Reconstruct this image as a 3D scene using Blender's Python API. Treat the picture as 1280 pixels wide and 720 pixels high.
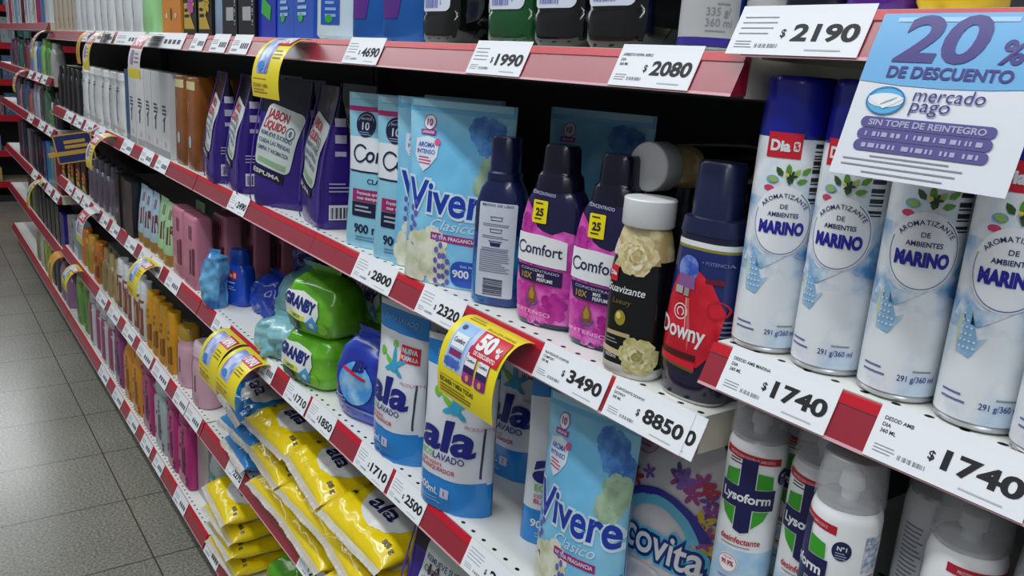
import bpy, bmesh, math, random
from mathutils import Vector, Matrix, noise

for o in list(bpy.data.objects):
    bpy.data.objects.remove(o, do_unlink=True)
SC = bpy.context.scene
COL = SC.collection
rad = math.radians

# ------------------------------------------------------------------ camera
RX = ((0.57978942, 0.24506563, -0.77703737),
      (0.81185238, -0.09317894, 0.57637957),
      (0.0688473, -0.9650184, -0.25298128))
cam = bpy.data.objects.new('camera', bpy.data.cameras.new('camera'))
COL.objects.link(cam)
m = Matrix.Identity(4)
for i in range(3):
    m[i][0] = RX[i][0]; m[i][1] = -RX[i][1]; m[i][2] = -RX[i][2]
m[0][3], m[1][3], m[2][3] = 0.0, -0.5, 1.275
cam.matrix_world = m
cam.data.sensor_width = 36.0
cam.data.lens = 1040.0 / 1280.0 * 36.0
cam.data.clip_start = 0.02
SC.camera = cam

# ------------------------------------------------------------------ world, lamps, exposure
W = bpy.data.worlds.new('store_air'); SC.world = W; W.use_nodes = True
W.node_tree.nodes['Background'].inputs[0].default_value = (0.90, 0.95, 1.0, 1)
W.node_tree.nodes['Background'].inputs[1].default_value = 0.20
def tube_light(name, x, y, z, lx, ly, energy, rot=(0, 0, 0)):
    l = bpy.data.lights.new(name, 'AREA'); l.shape = 'RECTANGLE'; l.size = lx; l.size_y = ly
    l.energy = energy; l.color = (0.93, 0.97, 1.0)
    o = bpy.data.objects.new(name, l); COL.objects.link(o); o.location = (x, y, z); o.rotation_euler = rot
    return o
tube_light('aisle_tube_light', -1.0, -0.85, 3.0, 4.4, 0.16, 50)
tube_light('aisle_tube_light', -6.0, -0.85, 3.0, 4.0, 0.16, 24)
tube_light('second_row_tube_light', -2.0, -1.5, 3.0, 6.6, 0.22, 32)
tube_light('second_row_tube_light', -9.4, -1.5, 3.0, 7.0, 0.22, 24)
tube_light('cross_aisle_far_tube_light', -9.6, 0.0, 3.0, 2.2, 0.7, 46)
tube_light('cross_aisle_tube_light', 1.6, -2.6, 3.0, 0.16, 3.0, 30)
SC.view_settings.view_transform = 'Standard'
SC.view_settings.look = 'None'
SC.view_settings.gamma = 1.0
SC.view_settings.use_curve_mapping = False
SC.view_settings.exposure = 0.0

# ------------------------------------------------------------------ materials
_M = {}
def lin(h):
    h = h.lstrip('#'); o = []
    for i in (0, 2, 4):
        c = int(h[i:i + 2], 16) / 255.0
        o.append(c / 12.92 if c <= 0.04045 else ((c + 0.055) / 1.055) ** 2.4)
    return (*o, 1.0)
def M(col, rough=0.45, metal=0.0, coat=0.0, mix=None, trans=0.0, alpha=1.0, bump=0.0):
    """mix = (second colour, noise scale, low, high) for mottled prints"""
    key = (col, rough, metal, coat, mix, trans, alpha, bump)
    if key in _M: return _M[key]
    mt = bpy.data.materials.new('mat_' + col.strip('#')); mt.use_nodes = True
    nt = mt.node_tree; p = nt.nodes['Principled BSDF']
    p.inputs['Base Color'].default_value = lin(col)
    p.inputs['Roughness'].default_value = rough
    p.inputs['Metallic'].default_value = metal
    p.inputs['Coat Weight'].default_value = coat
    p.inputs['Coat Roughness'].default_value = 0.32 if coat == 1.0 else 0.06
    p.inputs['Transmission Weight'].default_value = trans
    p.inputs['Alpha'].default_value = alpha
    if mix or bump:
        tc = nt.nodes.new('ShaderNodeTexCoord')
    if mix:
        nz = nt.nodes.new('ShaderNodeTexNoise'); nz.inputs['Scale'].default_value = mix[1]
        nz.inputs['Detail'].default_value = 4.0
        nt.links.new(tc.outputs['Object'], nz.inputs['Vector'])
        mr = nt.nodes.new('ShaderNodeMapRange'); mr.inputs[1].default_value = mix[2]; mr.inputs[2].default_value = mix[3]
        nt.links.new(nz.outputs['Fac'], mr.inputs[0])
        mx = nt.nodes.new('ShaderNodeMix'); mx.data_type = 'RGBA'
        mx.inputs['A'].default_value = lin(col); mx.inputs['B'].default_value = lin(mix[0])
        nt.links.new(mr.outputs[0], mx.inputs['Factor'])
        nt.links.new(mx.outputs['Result'], p.inputs['Base Color'])
    if bump:
        n2 = nt.nodes.new('ShaderNodeTexNoise'); n2.inputs['Scale'].default_value = bump
        n2.inputs['Detail'].default_value = 3.0
        nt.links.new(tc.outputs['Object'], n2.inputs['Vector'])
        b = nt.nodes.new('ShaderNodeBump'); b.inputs['Strength'].default_value = 0.35; b.inputs['Distance'].default_value = 0.004
        nt.links.new(n2.outputs['Fac'], b.inputs['Height']); nt.links.new(b.outputs['Normal'], p.inputs['Normal'])
    _M[key] = mt
    return mt
FILM = 0.22   # roughness of glossy plastic film
WHITE = M('#e9ebee', 0.4); PAPER = M('#eceff3', 0.55); INK = M('#14161c', 0.6); GREYINK = M('#8d9199', 0.6)
RED = M('#d21f33', 0.4); NAVY = M('#1f2a63', 0.4); YEL = M('#f4df12', 0.45); BLACK = M('#0b0b0d', 0.4)
DKGREY = M('#15161a', 0.7)

# ------------------------------------------------------------------ mesh helpers
class MB:
    def __init__(s): s.V = []; s.F = []; s.I = []; s.mats = []
    def mi(s, m):
        if m not in s.mats: s.mats.append(m)
        return s.mats.index(m)
    def add(s, verts, faces, mat):
        b = len(s.V); k = s.mi(mat); s.V.extend(tuple(v) for v in verts)
        for f in faces: s.F.append(tuple(b + i for i in f)); s.I.append(k)
    def box(s, x0, y0, z0, x1, y1, z1, mat, mats=None):
        v = [(x0, y0, z0), (x1, y0, z0), (x1, y1, z0), (x0, y1, z0), (x0, y0, z1), (x1, y0, z1), (x1, y1, z1), (x0, y1, z1)]
        fs = [(0, 3, 2, 1), (4, 5, 6, 7), (0, 1, 5, 4), (1, 2, 6, 5), (2, 3, 7, 6), (3, 0, 4, 7)]  # bottom top front right back left
        for i, f in enumerate(fs):
            s.add([v[j] for j in f], [(0, 1, 2, 3)], (mats or {}).get(i, mat))
    def loft(s, rings, mats, cap0=True, cap1=True):
        """rings of equal length; mats = one material or one per band"""
        n = len(rings[0]); nb = len(rings) - 1
        if not isinstance(mats, (list, tuple)): mats = [mats] * nb
        b = len(s.V)
        for r in rings: s.V.extend(tuple(p) for p in r)
        for k in range(nb):
            mi = s.mi(mats[k])
            for i in range(n):
                j = (i + 1) % n
                s.F.append((b + k * n + i, b + k * n + j, b + (k + 1) * n + j, b + (k + 1) * n + i)); s.I.append(mi)
        if cap0: s.F.append(tuple(b + i for i in reversed(range(n)))); s.I.append(s.mi(mats[0]))
        if cap1: s.F.append(tuple(b + nb * n + i for i in range(n))); s.I.append(s.mi(mats[-1]))
    def lathe(s, prof, mats, n=28, cap0=True, cap1=True, cx=0, cy=0):
        s.loft([[(cx + r * math.cos(2 * math.pi * i / n), cy + r * math.sin(2 * math.pi * i / n), z) for i in range(n)] for z, r in prof], mats, cap0, cap1)
    def tube(s, pts, r, mat, n=8):
        rings = []
        for k, p in enumerate(pts):
            p = Vector(p); a = Vector(pts[max(0, k - 1)]); c = Vector(pts[min(len(pts) - 1, k + 1)])
            t = (c - a).normalized(); u = t.cross(Vector((0, 0, 1)))
            if u.length < 1e-4: u = t.cross(Vector((0, 1, 0)))
            u.normalize(); w = t.cross(u)
            rings.append([p + u * r * math.cos(2 * math.pi * i / n) + w * r * math.sin(2 * math.pi * i / n) for i in range(n)])
        s.loft(rings, mat)
    def grid(s, fn, us, vs, matfn, flip=False):
        b = len(s.V); nu = len(us)
        for v in vs:
            for u in us: s.V.append(tuple(fn(u, v)))
        for j in range(len(vs) - 1):
            for i in range(nu - 1):
                f = (b + j * nu + i, b + j * nu + i + 1, b + (j + 1) * nu + i + 1, b + (j + 1) * nu + i)
                s.F.append(f[::-1] if flip else f)
                s.I.append(s.mi(matfn((us[i] + us[i + 1]) / 2, (vs[j] + vs[j + 1]) / 2)))
    def decal(s, shape, fn, mat, off=0.0006, du=0.008, dv=0.02):
        """lay a flat printed shape (verts2d, faces) on a surface fn(u, v, off)"""
        vs, fs = shape
        bm = bmesh.new()
        bv = [bm.verts.new((a, b, 0)) for a, b in vs]
        for f in fs:
            try: bm.faces.new([bv[i] for i in f])
            except ValueError: pass
        for ax, d in ((0, du), (1, dv)):
            lo = min(v[ax] for v in vs); hi = max(v[ax] for v in vs); k = math.floor(lo / d) + 1
            while k * d < hi - 1e-6:
                co = [0, 0, 0]; co[ax] = k * d; no = [0, 0, 0]; no[ax] = 1
                bmesh.ops.bisect_plane(bm, geom=bm.verts[:] + bm.edges[:] + bm.faces[:], plane_co=co, plane_no=no, dist=1e-6)
                k += 1
        bm.verts.index_update()
        s.add([fn(v.co.x, v.co.y, off) for v in bm.verts], [[v.index for v in f.verts] for f in bm.faces], mat)
        bm.free()
    def build(s, name, parent=None, angle=35, loc=None):
        me = bpy.data.meshes.new(name); me.from_pydata(s.V, [], s.F)
        for m_ in s.mats: me.materials.append(m_)
        me.polygons.foreach_set('material_index', s.I)
        me.polygons.foreach_set('use_smooth', [True] * len(s.F))
        me.update()
        try: me.set_sharp_from_angle(angle=rad(angle))
        except Exception: pass
        o = bpy.data.objects.new(name, me); COL.objects.link(o)
        if parent: o.parent = parent
        if loc: o.location = loc
        return o

def thing(name, label, cat, loc=(0, 0, 0), yaw=0, group=None):
    o = bpy.data.objects.new(name, None); COL.objects.link(o); o.empty_display_size = 0.02
    o.location = loc; o.rotation_euler = (0, 0, rad(yaw)); o['label'] = label; o['category'] = cat
    if group: o['group'] = group
    return o
def tag(o, label, cat, group=None, loc=None, rot=None):
    o['label'] = label; o['category'] = cat
    if group: o['group'] = group
    if loc: o.location = loc
    if rot: o.rotation_euler = rot
    return o
def dup(root, label, loc, yaw=0, group=None, scale=None):
    r = root.copy(); COL.objects.link(r); r.location = loc; r.rotation_euler = (0, 0, rad(yaw)); r['label'] = label
    if group: r['group'] = group
    if scale: r.scale = scale
    for ch in list(root.children):
        c = ch.copy(); COL.objects.link(c); c.parent = r
        for g in list(ch.children):
            d = g.copy(); COL.objects.link(d); d.parent = c
    return r

# 2-D printed shapes ------------------------------------------------
def rect(x0, y0, x1, y1): return ([(x0, y0), (x1, y0), (x1, y1), (x0, y1)], [(0, 1, 2, 3)])
def poly(*p): return (list(p), [tuple(range(len(p)))])
def ell(cx, cy, rx, ry=None, n=20, a0=0, a1=360):
    ry = rx if ry is None else ry
    full = abs(a1 - a0) >= 360
    k = n if full else n + 1
    return poly(*[(cx + rx * math.cos(rad(a0 + (a1 - a0) * i / n)), cy + ry * math.sin(rad(a0 + (a1 - a0) * i / n))) for i in range(k)])
def rrect(x0, y0, x1, y1, r, n=4):
    p = []
    for cx, cy, a in ((x1 - r, y1 - r, 0), (x0 + r, y1 - r, 90), (x0 + r, y0 + r, 180), (x1 - r, y0 + r, 270)):
        for i in range(n + 1): p.append((cx + r * math.cos(rad(a + 90 * i / n)), cy + r * math.sin(rad(a + 90 * i / n))))
    return poly(*p)
def arc(cx, cy, r0, r1, a0, a1, n=20, sy=1.0):
    v = []; f = []
    for i in range(n + 1):
        a = rad(a0 + (a1 - a0) * i / n)
        v += [(cx + r0 * math.cos(a), cy + sy * r0 * math.sin(a)), (cx + r1 * math.cos(a), cy + sy * r1 * math.sin(a))]
        if i: f.append((2 * i - 2, 2 * i - 1, 2 * i + 1, 2 * i))
    return (v, f)
def merge(*sh):
    v = []; f = []
    for a, b in sh:
        k = len(v); v += a; f += [tuple(k + i for i in q) for q in b]
    return (v, f)
def xf(sh, dx=0, dy=0, s=1.0, rot=0, sx=None):
    c, n = math.cos(rad(rot)), math.sin(rad(rot)); sx = s if sx is None else sx
    return ([(dx + x * sx * c - y * s * n, dy + x * sx * n + y * s * c) for x, y in sh[0]], sh[1])
def lines(x0, y0, x1, n, dy, h, seed=1):
    r = random.Random(seed); sh = []
    for i in range(n):
        xe = x0 + (x1 - x0) * r.uniform(0.75, 1.0); y = y0 - i * dy
        sh.append(rect(x0, y - h, xe, y))
    return merge(*sh)
def bars(x0, y0, x1, y1, n=14, seed=3, vert=True):
    r = random.Random(seed); sh = []; L = (x1 - x0) if vert else (y1 - y0)
    w = [r.choice((1, 1, 2, 3)) for _ in range(2 * n - 1)]; k = L / sum(w); p = 0
    for i, a in enumerate(w):
        if i % 2 == 0:
            sh.append(rect(x0 + p * k, y0, x0 + (p + a) * k, y1) if vert else rect(x0, y0 + p * k, x1, y0 + (p + a) * k))
        p += a
    return merge(*sh)
def flower(cx, cy, r, n=5, w=0.45, a=0):
    return merge(*[xf(ell(r * 0.55, 0, r * 0.5, r * w * 0.5, 8), cx, cy, 1, a + 360 * i / n) for i in range(n)])
def leaf(cx, cy, L, w, a): return xf(poly((0, 0), (L * .3, w), (L * .7, w * .8), (L, 0), (L * .7, -w * .8), (L * .3, -w)), cx, cy, 1, a)
_T = {}
def text(s, h=0.01, x=0, y=0, align='c', bold=0.0, shear=0.0, rot=0, width=None, sp=1.0):
    """printed lettering with cap height h; (x, y) on the baseline"""
    key = (s, bold, shear, sp)
    if key not in _T:
        c = bpy.data.curves.new('lettering', 'FONT'); c.body = s; c.resolution_u = 4; c.offset = bold; c.shear = shear; c.space_character = sp
        o = bpy.data.objects.new('lettering', c); me = bpy.data.meshes.new_from_object(o)
        v = [(a.co.x, a.co.y) for a in me.vertices]; f = [tuple(p.vertices) for p in me.polygons]
        bpy.data.objects.remove(o); bpy.data.curves.remove(c); bpy.data.meshes.remove(me)
        x0 = min(a for a, b in v); x1 = max(a for a, b in v)
        _T[key] = ([((a - x0) / 0.69, b / 0.69) for a, b in v], f, (x1 - x0) / 0.69)
    v, f, w = _T[key]; k = h if width is None else width / w
    ox = {'c': -w * k / 2, 'l': 0, 'r': -w * k}[align]
    return xf(([(a * k + ox, b * h) for a, b in v], f), x, y, 1, rot)
def arctext(s, h, cx, cy, r, a_mid, bold=0.0, span=None):
    """letters along a circle, reading clockwise over the top"""
    w = []
    for ch in s:
        if ch == ' ': w.append(.5); continue
        text(ch, 1, bold=bold); w.append(_T[(ch, bold, 0.0, 1.0)][2] + .22)
    tot = sum(w); p = 0; out = []
    for ch, k in zip(s, w):
        if ch != ' ':
            a = a_mid + span / 2 - span * (p + k / 2) / tot
            out.append(text(ch, h, cx + r * math.cos(rad(a)), cy + r * math.sin(rad(a)), 'c', bold, 0, a - 90))
        p += k
    return merge(*out)

# surfaces ------------------------------------------------------------
class Body:
    """rounded-section container: profile of (z, width, depth), superellipse exponent e"""
    def __init__(s, prof, e=2.4, amp=0.0, seed=0): s.p = prof; s.e = e; s.amp = amp; s.seed = seed
    def dim(s, z):
        p = s.p
        if z <= p[0][0]: return p[0][1] / 2, p[0][2] / 2
        for a, b in zip(p, p[1:]):
            if z <= b[0]:
                t = (z - a[0]) / (b[0] - a[0] + 1e-9); t = min(max(t, 0), 1)
                return (a[1] + (b[1] - a[1]) * t) / 2, (a[2] + (b[2] - a[2]) * t) / 2
        return p[-1][1] / 2, p[-1][2] / 2
    def wob(s, x, z):
        if not s.amp: return 0.0
        k = noise.noise(Vector((x * 22 + s.seed, z * 22, s.seed * 1.7)))
        return s.amp * (k + (.7 * noise.noise(Vector((x * 62 + s.seed, z * 55, s.seed))) if s.amp > .007 else 0))
    def ring(s, z, n=36):
        a, b = s.dim(z); o = []
        for i in range(n):
            t = 2 * math.pi * i / n; c, q = math.cos(t), math.sin(t)
            x = math.copysign(abs(c) ** (2 / s.e), c) * a; y = math.copysign(abs(q) ** (2 / s.e), q) * b
            k = s.wob(x, z) * min(1, b / 0.01)
            o.append((x + (k if abs(c) > .7 else 0), y + (k if y > 0 else -k) * (abs(q) ** .5), z))
        return o
    def front(s, u, v, off=0.0, sgn=-1):
        v = max(v, .0006) if off else v
        a, b = s.dim(v); t = min(abs(u) / a, 0.985)
        y = b * (1 - t ** s.e) ** (1 / s.e); k = s.wob(u, v) * min(1, b / 0.01) * (y / max(b, 1e-6)) ** .5
        dx = (off if u > 0 else -off) * t ** (s.e - 1)
        return (min(max(u, -a * .985), a * .985) + dx, sgn * (y + k + off), v)
    def back(s, u, v, off=0.0):
        x, y, z = s.front(u, v, off, 1); return (-x, y, z)
    def side(s, u, v, off=0.0, sgn=1):
        a, b = s.dim(v); t = min(abs(u) / b, 0.985)
        return (sgn * (a * (1 - t ** s.e) ** (1 / s.e) + off), sgn * u, v)
    def build(s, mb, zs, mats, n=36, cap0=True, cap1=True): mb.loft([s.ring(z, n) for z in zs], mats, cap0, cap1)
def cyl(r, zoff=0.0):
    def f(u, v, off=0.0):
        a = u / r; return ((r + off) * math.sin(a), -(r + off) * math.cos(a), v + zoff)
    return f
class Pouch:
    """stand-up film pouch: gusset bottom, pinched sides, flat top seal"""
    def __init__(s, w, h, d, seed=0, amp=0.0022, prof=None, waist=0.03, shoulder=0.0):
        s.sh = shoulder; s.w, s.h, s.d, s.seed, s.amp, s.waist = w, h, d, seed, amp, waist
        s.prof = prof or [(0, .92), (.1, 1), (.3, .97), (.55, .76), (.75, .46), (.88, .2), (.95, .05), (1, .03)]
    def half(s, v):
        t = min(max(v / s.h, 0), 1); return s.w / 2 * (1 - s.waist * math.sin(math.pi * t) ** 2) - (s.sh * min(1, max(0, (t - .80) / .2)) ** 1.4)
    def T(s, u, v):
        t = min(max(v / s.h, 0), 1); q = 0
        for a, b in zip(s.prof, s.prof[1:]):
            if t <= b[0]: q = a[1] + (b[1] - a[1]) * (t - a[0]) / (b[0] - a[0]); break
        k = min(abs(u) / s.half(v), 1.0)
        e = max(0.0, 1 - k ** 2.3) ** 0.62
        wr = s.amp * (noise.noise(Vector((u * 30, v * 16, s.seed))) + .6 * noise.noise(Vector((u * 70, v * 40, s.seed + 5)))) * min(1, e * 1.6) * min(1, q * 3)
        return s.d / 2 * q * e + wr + 0.0006
    def lean(s, u, v):
        return 0.004 * noise.noise(Vector((u * 9, v * 9, s.seed + 9))) * (v / s.h)
    def pt(s, u, v): return u
    def front(s, u, v, off=0.0):
        v = max(v, 0.0) if off == 0 else max(v, .0006); hw = s.half(v); u = min(max(u, -hw), hw)
        return (u, -s.T(u, v) + s.lean(u, v) - off, v)
    def back(s, u, v, off=0.0):
        v = max(v, 0.0) if off == 0 else max(v, .0006); hw = s.half(v); u = min(max(u, -hw), hw)
        return (u, s.T(u, v) + s.lean(u, v) + off, v)
    def build(s, mb, matfn, nu=22, nv=30, bmat=None, vs=None):
        ks = [math.sin(math.pi / 2 * (2 * i / nu - 1)) for i in range(nu + 1)]
        vv = vs or [s.h * j / nv for j in range(nv + 1)]
        mb.grid(lambda k, v: s.front(k * s.half(v), v), ks, vv, matfn)
        mb.grid(lambda k, v: s.back(k * s.half(v), v), ks, vv, bmat or matfn, True)
        mb.loft([[s.front(k * s.half(0), 0) for k in ks] + [s.back(k * s.half(0), 0) for k in ks[::-1]], [(0.9 * k * s.half(0), 0, 0.004) for k in ks] + [(0.9 * k * s.half(0), 0, 0.004) for k in ks[::-1]]], matfn(0, 0.001), False, False)
        tf = [s.front(k * s.half(s.h), s.h) for k in ks] + [s.back(k * s.half(s.h), s.h) for k in ks[::-1]]
        mb.F.append(tuple(range(len(mb.V), len(mb.V) + len(tf)))); mb.I.append(mb.mi(matfn(0, s.h * .999))); mb.V.extend(tf)
class Pillow:
    """film pillow bag lying flat: W along x, L along y, thickness t; crimped fins at both y ends"""
    def __init__(s, W, L, t, seed=0, amp=0.004, p=3.0):
        s.W, s.L, s.t, s.seed, s.amp, s.pp = W, L, t, seed, amp, p
    def th(s, a, b):
        e = max(0, 1 - abs(a) ** s.pp) ** .5 * max(0, 1 - abs(b) ** 5) ** .55
        w = s.amp * (noise.noise(Vector((a * 2.2, b * 2.2, s.seed))) + .7 * noise.noise(Vector((a * 5, b * 5, s.seed + 3)))
                     + .5 * noise.noise(Vector((a * 9, b * 4, s.seed + 7)))) * min(1, e * 1.5)
        return s.t / 2 * e + w
    def top(s, u, v, off=0.0):
        a = min(max(2 * u / s.W, -1), 1); b = min(max(2 * v / s.L, -1), 1)
        return (u * (1 - .06 * b * b), v, s.t / 2 + s.th(a, b) + off)
    def bot(s, u, v, off=0.0):
        a = 2 * u / s.W; b = 2 * v / s.L
        return (u * (1 - .06 * b * b), v, max(0.0006, s.t / 2 - s.th(a, b) * (0.98)) - off)
    def build(s, mb, matfn, n=44):
        us = [s.W / 2 * math.sin(math.pi / 2 * (2 * i / n - 1)) for i in range(n + 1)]
        vs = [s.L / 2 * math.sin(math.pi / 2 * (2 * i / n - 1)) for i in range(n + 1)]
        mb.grid(s.top, us, vs, matfn); mb.grid(s.bot, us, vs, matfn, True)
    def fin(s, mb, mat, sgn=-1, ln=0.014, droop=0.5):
        n = 30; r0 = []; r1 = []; r2 = []
        for i in range(n + 1):
            u = s.W * .47 * (2 * i / n - 1); z = s.t / 2 + 0.004 * noise.noise(Vector((u * 40, s.seed, 2)))
            y = sgn * s.L / 2; zz = 0.0012 if i % 2 else -0.0012
            z2 = z - ln * droop + 0.006 * noise.noise(Vector((u * 25, s.seed, 8)))
            r0.append((u, y - sgn * .003, z)); r1.append((u, y + sgn * ln * .5, (z + z2) / 2 + zz)); r2.append((u, y + sgn * ln, z2 + zz))
        for a, b in ((r0, r1), (r1, r2)):
            k = len(mb.V); mb.V.extend(a + b); mi = mb.mi(mat)
            for i in range(n): mb.F.append((k + i, k + i + 1, k + n + 2 + i, k + n + 1 + i)); mb.I.append(mi)

# ------------------------------------------------------------------ setting: floor
def structure(o): o['kind'] = 'structure'; return o
def floor_material():
    mt = bpy.data.materials.new('mat_floor'); mt.use_nodes = True; nt = mt.node_tree; p = nt.nodes['Principled BSDF']
    N = nt.nodes.new; L = nt.links.new
    geo = N('ShaderNodeNewGeometry'); sep = N('ShaderNodeSeparateXYZ'); L(geo.outputs['Position'], sep.inputs[0])
    def mth(op, a, b=None):
        n = N('ShaderNodeMath'); n.operation = op
        for i, x in enumerate((a, b)):
            if x is None: continue
            if isinstance(x, (int, float)): n.inputs[i].default_value = x
            else: L(x, n.inputs[i])
        return n.outputs[0]
    def joint(sock, off, pitch):
        f = mth('FRACT', mth('DIVIDE', mth('SUBTRACT', sock, off), pitch))
        d = mth('MINIMUM', f, mth('SUBTRACT', 1.0, f))
        return mth('LESS_THAN', mth('MULTIPLY', d, pitch), 0.0020)
    j = mth('MAXIMUM', joint(sep.outputs[0], -2.70, 0.336), joint(sep.outputs[1], -0.078, 0.336))
    n1 = N('ShaderNodeTexNoise'); n1.inputs['Scale'].default_value = 140; n1.inputs['Detail'].default_value = 3
    n2 = N('ShaderNodeTexNoise'); n2.inputs['Scale'].default_value = 2.6; n2.inputs['Detail'].default_value = 5
    for n in (n1, n2): L(geo.outputs['Position'], n.inputs['Vector'])
    r1 = N('ShaderNodeValToRGB'); L(n1.outputs['Fac'], r1.inputs[0])
    r1.color_ramp.elements[0].position = .33; r1.color_ramp.elements[0].color = lin('#6f6f66')
    r1.color_ramp.elements[1].position = .68; r1.color_ramp.elements[1].color = lin('#a5a499')
    mx = N('ShaderNodeMix'); mx.data_type = 'RGBA'; mx.blend_type = 'MULTIPLY'; mx.inputs['Factor'].default_value = .5
    L(r1.outputs[0], mx.inputs['A'])
    r2 = N('ShaderNodeValToRGB'); L(n2.outputs['Fac'], r2.inputs[0]); r2.color_ramp.elements[0].color = (.55, .55, .53, 1); r2.color_ramp.elements[0].position = .3; r2.color_ramp.elements[1].position = .7
    L(r2.outputs[0], mx.inputs['B'])
    m2 = N('ShaderNodeMix'); m2.data_type = 'RGBA'; L(j, m2.inputs['Factor']); L(mx.outputs['Result'], m2.inputs['A']); m2.inputs['B'].default_value = lin('#3c3c37')
    L(m2.outputs['Result'], p.inputs['Base Color'])
    p.inputs['Roughness'].default_value = 0.26
    b = N('ShaderNodeBump'); b.inputs['Strength'].default_value = .25; b.inputs['Distance'].default_value = .002; b.invert = True
    L(j, b.inputs['Height']); L(b.outputs['Normal'], p.inputs['Normal'])
    return mt
mb = MB(); mb.box(-11, -3.2, -0.05, 2.2, 3.0, 0.0, floor_material()); structure(mb.build('floor'))
mb = MB(); mb.box(-11, -3.2, 3.2, 2.2, 3.0, 3.25, M('#d9dadb', .8)); structure(mb.build('ceiling'))

# ------------------------------------------------------------------ gondola shelving
def shelf_top_material():
    mt = bpy.data.materials.new('mat_perforated_shelf'); mt.use_nodes = True; nt = mt.node_tree; p = nt.nodes['Principled BSDF']
    N = nt.nodes.new; L = nt.links.new
    tc = N('ShaderNodeTexCoord'); sep = N('ShaderNodeSeparateXYZ'); L(tc.outputs['Object'], sep.inputs[0])
    def mth(op, a, b=None):
        n = N('ShaderNodeMath'); n.operation = op
        for i, x in enumerate((a, b)):
            if x is None: continue
            if isinstance(x, (int, float)): n.inputs[i].default_value = x
            else: L(x, n.inputs[i])
        return n.outputs[0]
    fx = mth('MULTIPLY', mth('SUBTRACT', mth('FRACT', mth('DIVIDE', sep.outputs[0], 0.0232)), .5), 0.0232 / 0.0034)
    dy1 = mth('ABSOLUTE', mth('SUBTRACT', sep.outputs[1], 0.0265)); dy2 = mth('ABSOLUTE', mth('SUBTRACT', sep.outputs[1], 0.20))
    fy = mth('DIVIDE', mth('MINIMUM', dy1, dy2), 0.0024)
    d = mth('LESS_THAN', mth('ADD', mth('MULTIPLY', fx, fx), mth('MULTIPLY', fy, fy)), 1.0)
    mx = N('ShaderNodeMix'); mx.data_type = 'RGBA'; L(d, mx.inputs['Factor']); mx.inputs['A'].default_value = lin('#e6e7e2'); mx.inputs['B'].default_value = lin('#0c0c0c')
    L(mx.outputs['Result'], p.inputs['Base Color']); p.inputs['Roughness'].default_value = .38
    return mt
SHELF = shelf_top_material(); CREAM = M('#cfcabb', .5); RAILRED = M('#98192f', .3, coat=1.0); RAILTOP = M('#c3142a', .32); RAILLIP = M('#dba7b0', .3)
UNDER_SHADE = M('#262626', .8)  # shelf undersides: the shade below each shelf is put into this near-black colour
RZ, RY, RT = 0.0297, 0.0135, 0.0326      # rail: rise and set-back of its face; total rise to the lip of the shelf
def rail_mesh(mb, x0, x1, zl):
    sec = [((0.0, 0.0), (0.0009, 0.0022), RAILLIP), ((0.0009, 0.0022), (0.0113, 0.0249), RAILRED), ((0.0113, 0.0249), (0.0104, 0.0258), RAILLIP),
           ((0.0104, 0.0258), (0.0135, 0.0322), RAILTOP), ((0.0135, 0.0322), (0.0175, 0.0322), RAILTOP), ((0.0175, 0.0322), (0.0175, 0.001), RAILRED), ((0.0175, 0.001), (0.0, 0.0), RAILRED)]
    pts = [a for a, b, c in sec]
    for (a, b, mt) in sec:
        mb.add([(x0, a[0], zl + a[1]), (x1, a[0], zl + a[1]), (x1, b[0], zl + b[1]), (x0, b[0], zl + b[1])], [(0, 1, 2, 3)], mt)
    for x, fl in ((x0, 1), (x1, 0)):
        mb.add([(x, y, zl + z) for y, z in pts], [tuple(range(len(pts)))[::-1] if fl else tuple(range(len(pts)))], RAILRED)
DEPTH = 0.46
def gondola(label, x0, x1, lips, joints=(), top=1.75):
    g = thing('gondola_shelving', label, 'shelving', (0, 0, 0), group='gondola shelving along the aisle')
    mb = MB(); mb.box(x0 + .002, DEPTH, 0.0, x1 - .002, DEPTH + .02, top, DKGREY); mb.build('back_panel', g)
    for x in (x0 + .012, x1 - .012):
        mb = MB(); mb.box(x - .008, DEPTH - .03, 0, x + .008, DEPTH - .001, top, M('#2b2c30', .6))
        for k in range(30): mb.box(x - .003, DEPTH - .0306, .08 + k * .05, x + .003, DEPTH - .0298, .10 + k * .05, BLACK)
        mb.build('upright_post', g)
    mb = MB(); mb.box(x0 + .002, .06, 0, x1 - .002, .08, lips[-1] - .001, M('#1b1b1c', .6)); mb.build('kick_plate', g)
    for zl in lips:
        zt = zl + 0.0330; mb = MB(); a, b = x0 + .003, x1 - .003
        mb.box(a, .0182, zt - .004, b, DEPTH - .032, zt, CREAM, {1: SHELF, 0: UNDER_SHADE})
        for x in (a, b - .003): mb.box(x, .020, zt - .034, x + .003, DEPTH - .032, zt - .004, CREAM)
        mb.box(a + .004, .0182, zt - .030, b - .004, .021, zt - .004, CREAM)
        sh = mb.build('shelf', g)
        js = [x0 + .002] + [j for j in joints if x0 < j < x1] + [x1 - .002]; mb = MB()
        for i in range(len(js) - 1): rail_mesh(mb, js[i] + .0005, js[i + 1] - .0005, zl)
        mb.build('price_rail', sh)
    return g
XA, XB, XC, XD = -0.418, -1.87, -3.93, -6.05
ZT, ZC, ZD, ZE, ZF = 1.3007, 1.0067, 0.7217, 0.4202, 0.1212     # shelf-top heights of the two long units
ZA, ZAT, ZAL = 1.0762, 1.3297, 0.8464
GA = gondola('white shelving unit with red price rails holding the air freshener cans', XA, 0.75, [1.2960, 1.0425, .8127, .42, .0875])
GB = gondola('white shelving unit with red price rails holding fabric softeners and detergent pouches', XB, XA, [1.267, .973, .688, .3865, .0875], joints=(-1.22,))
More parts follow.
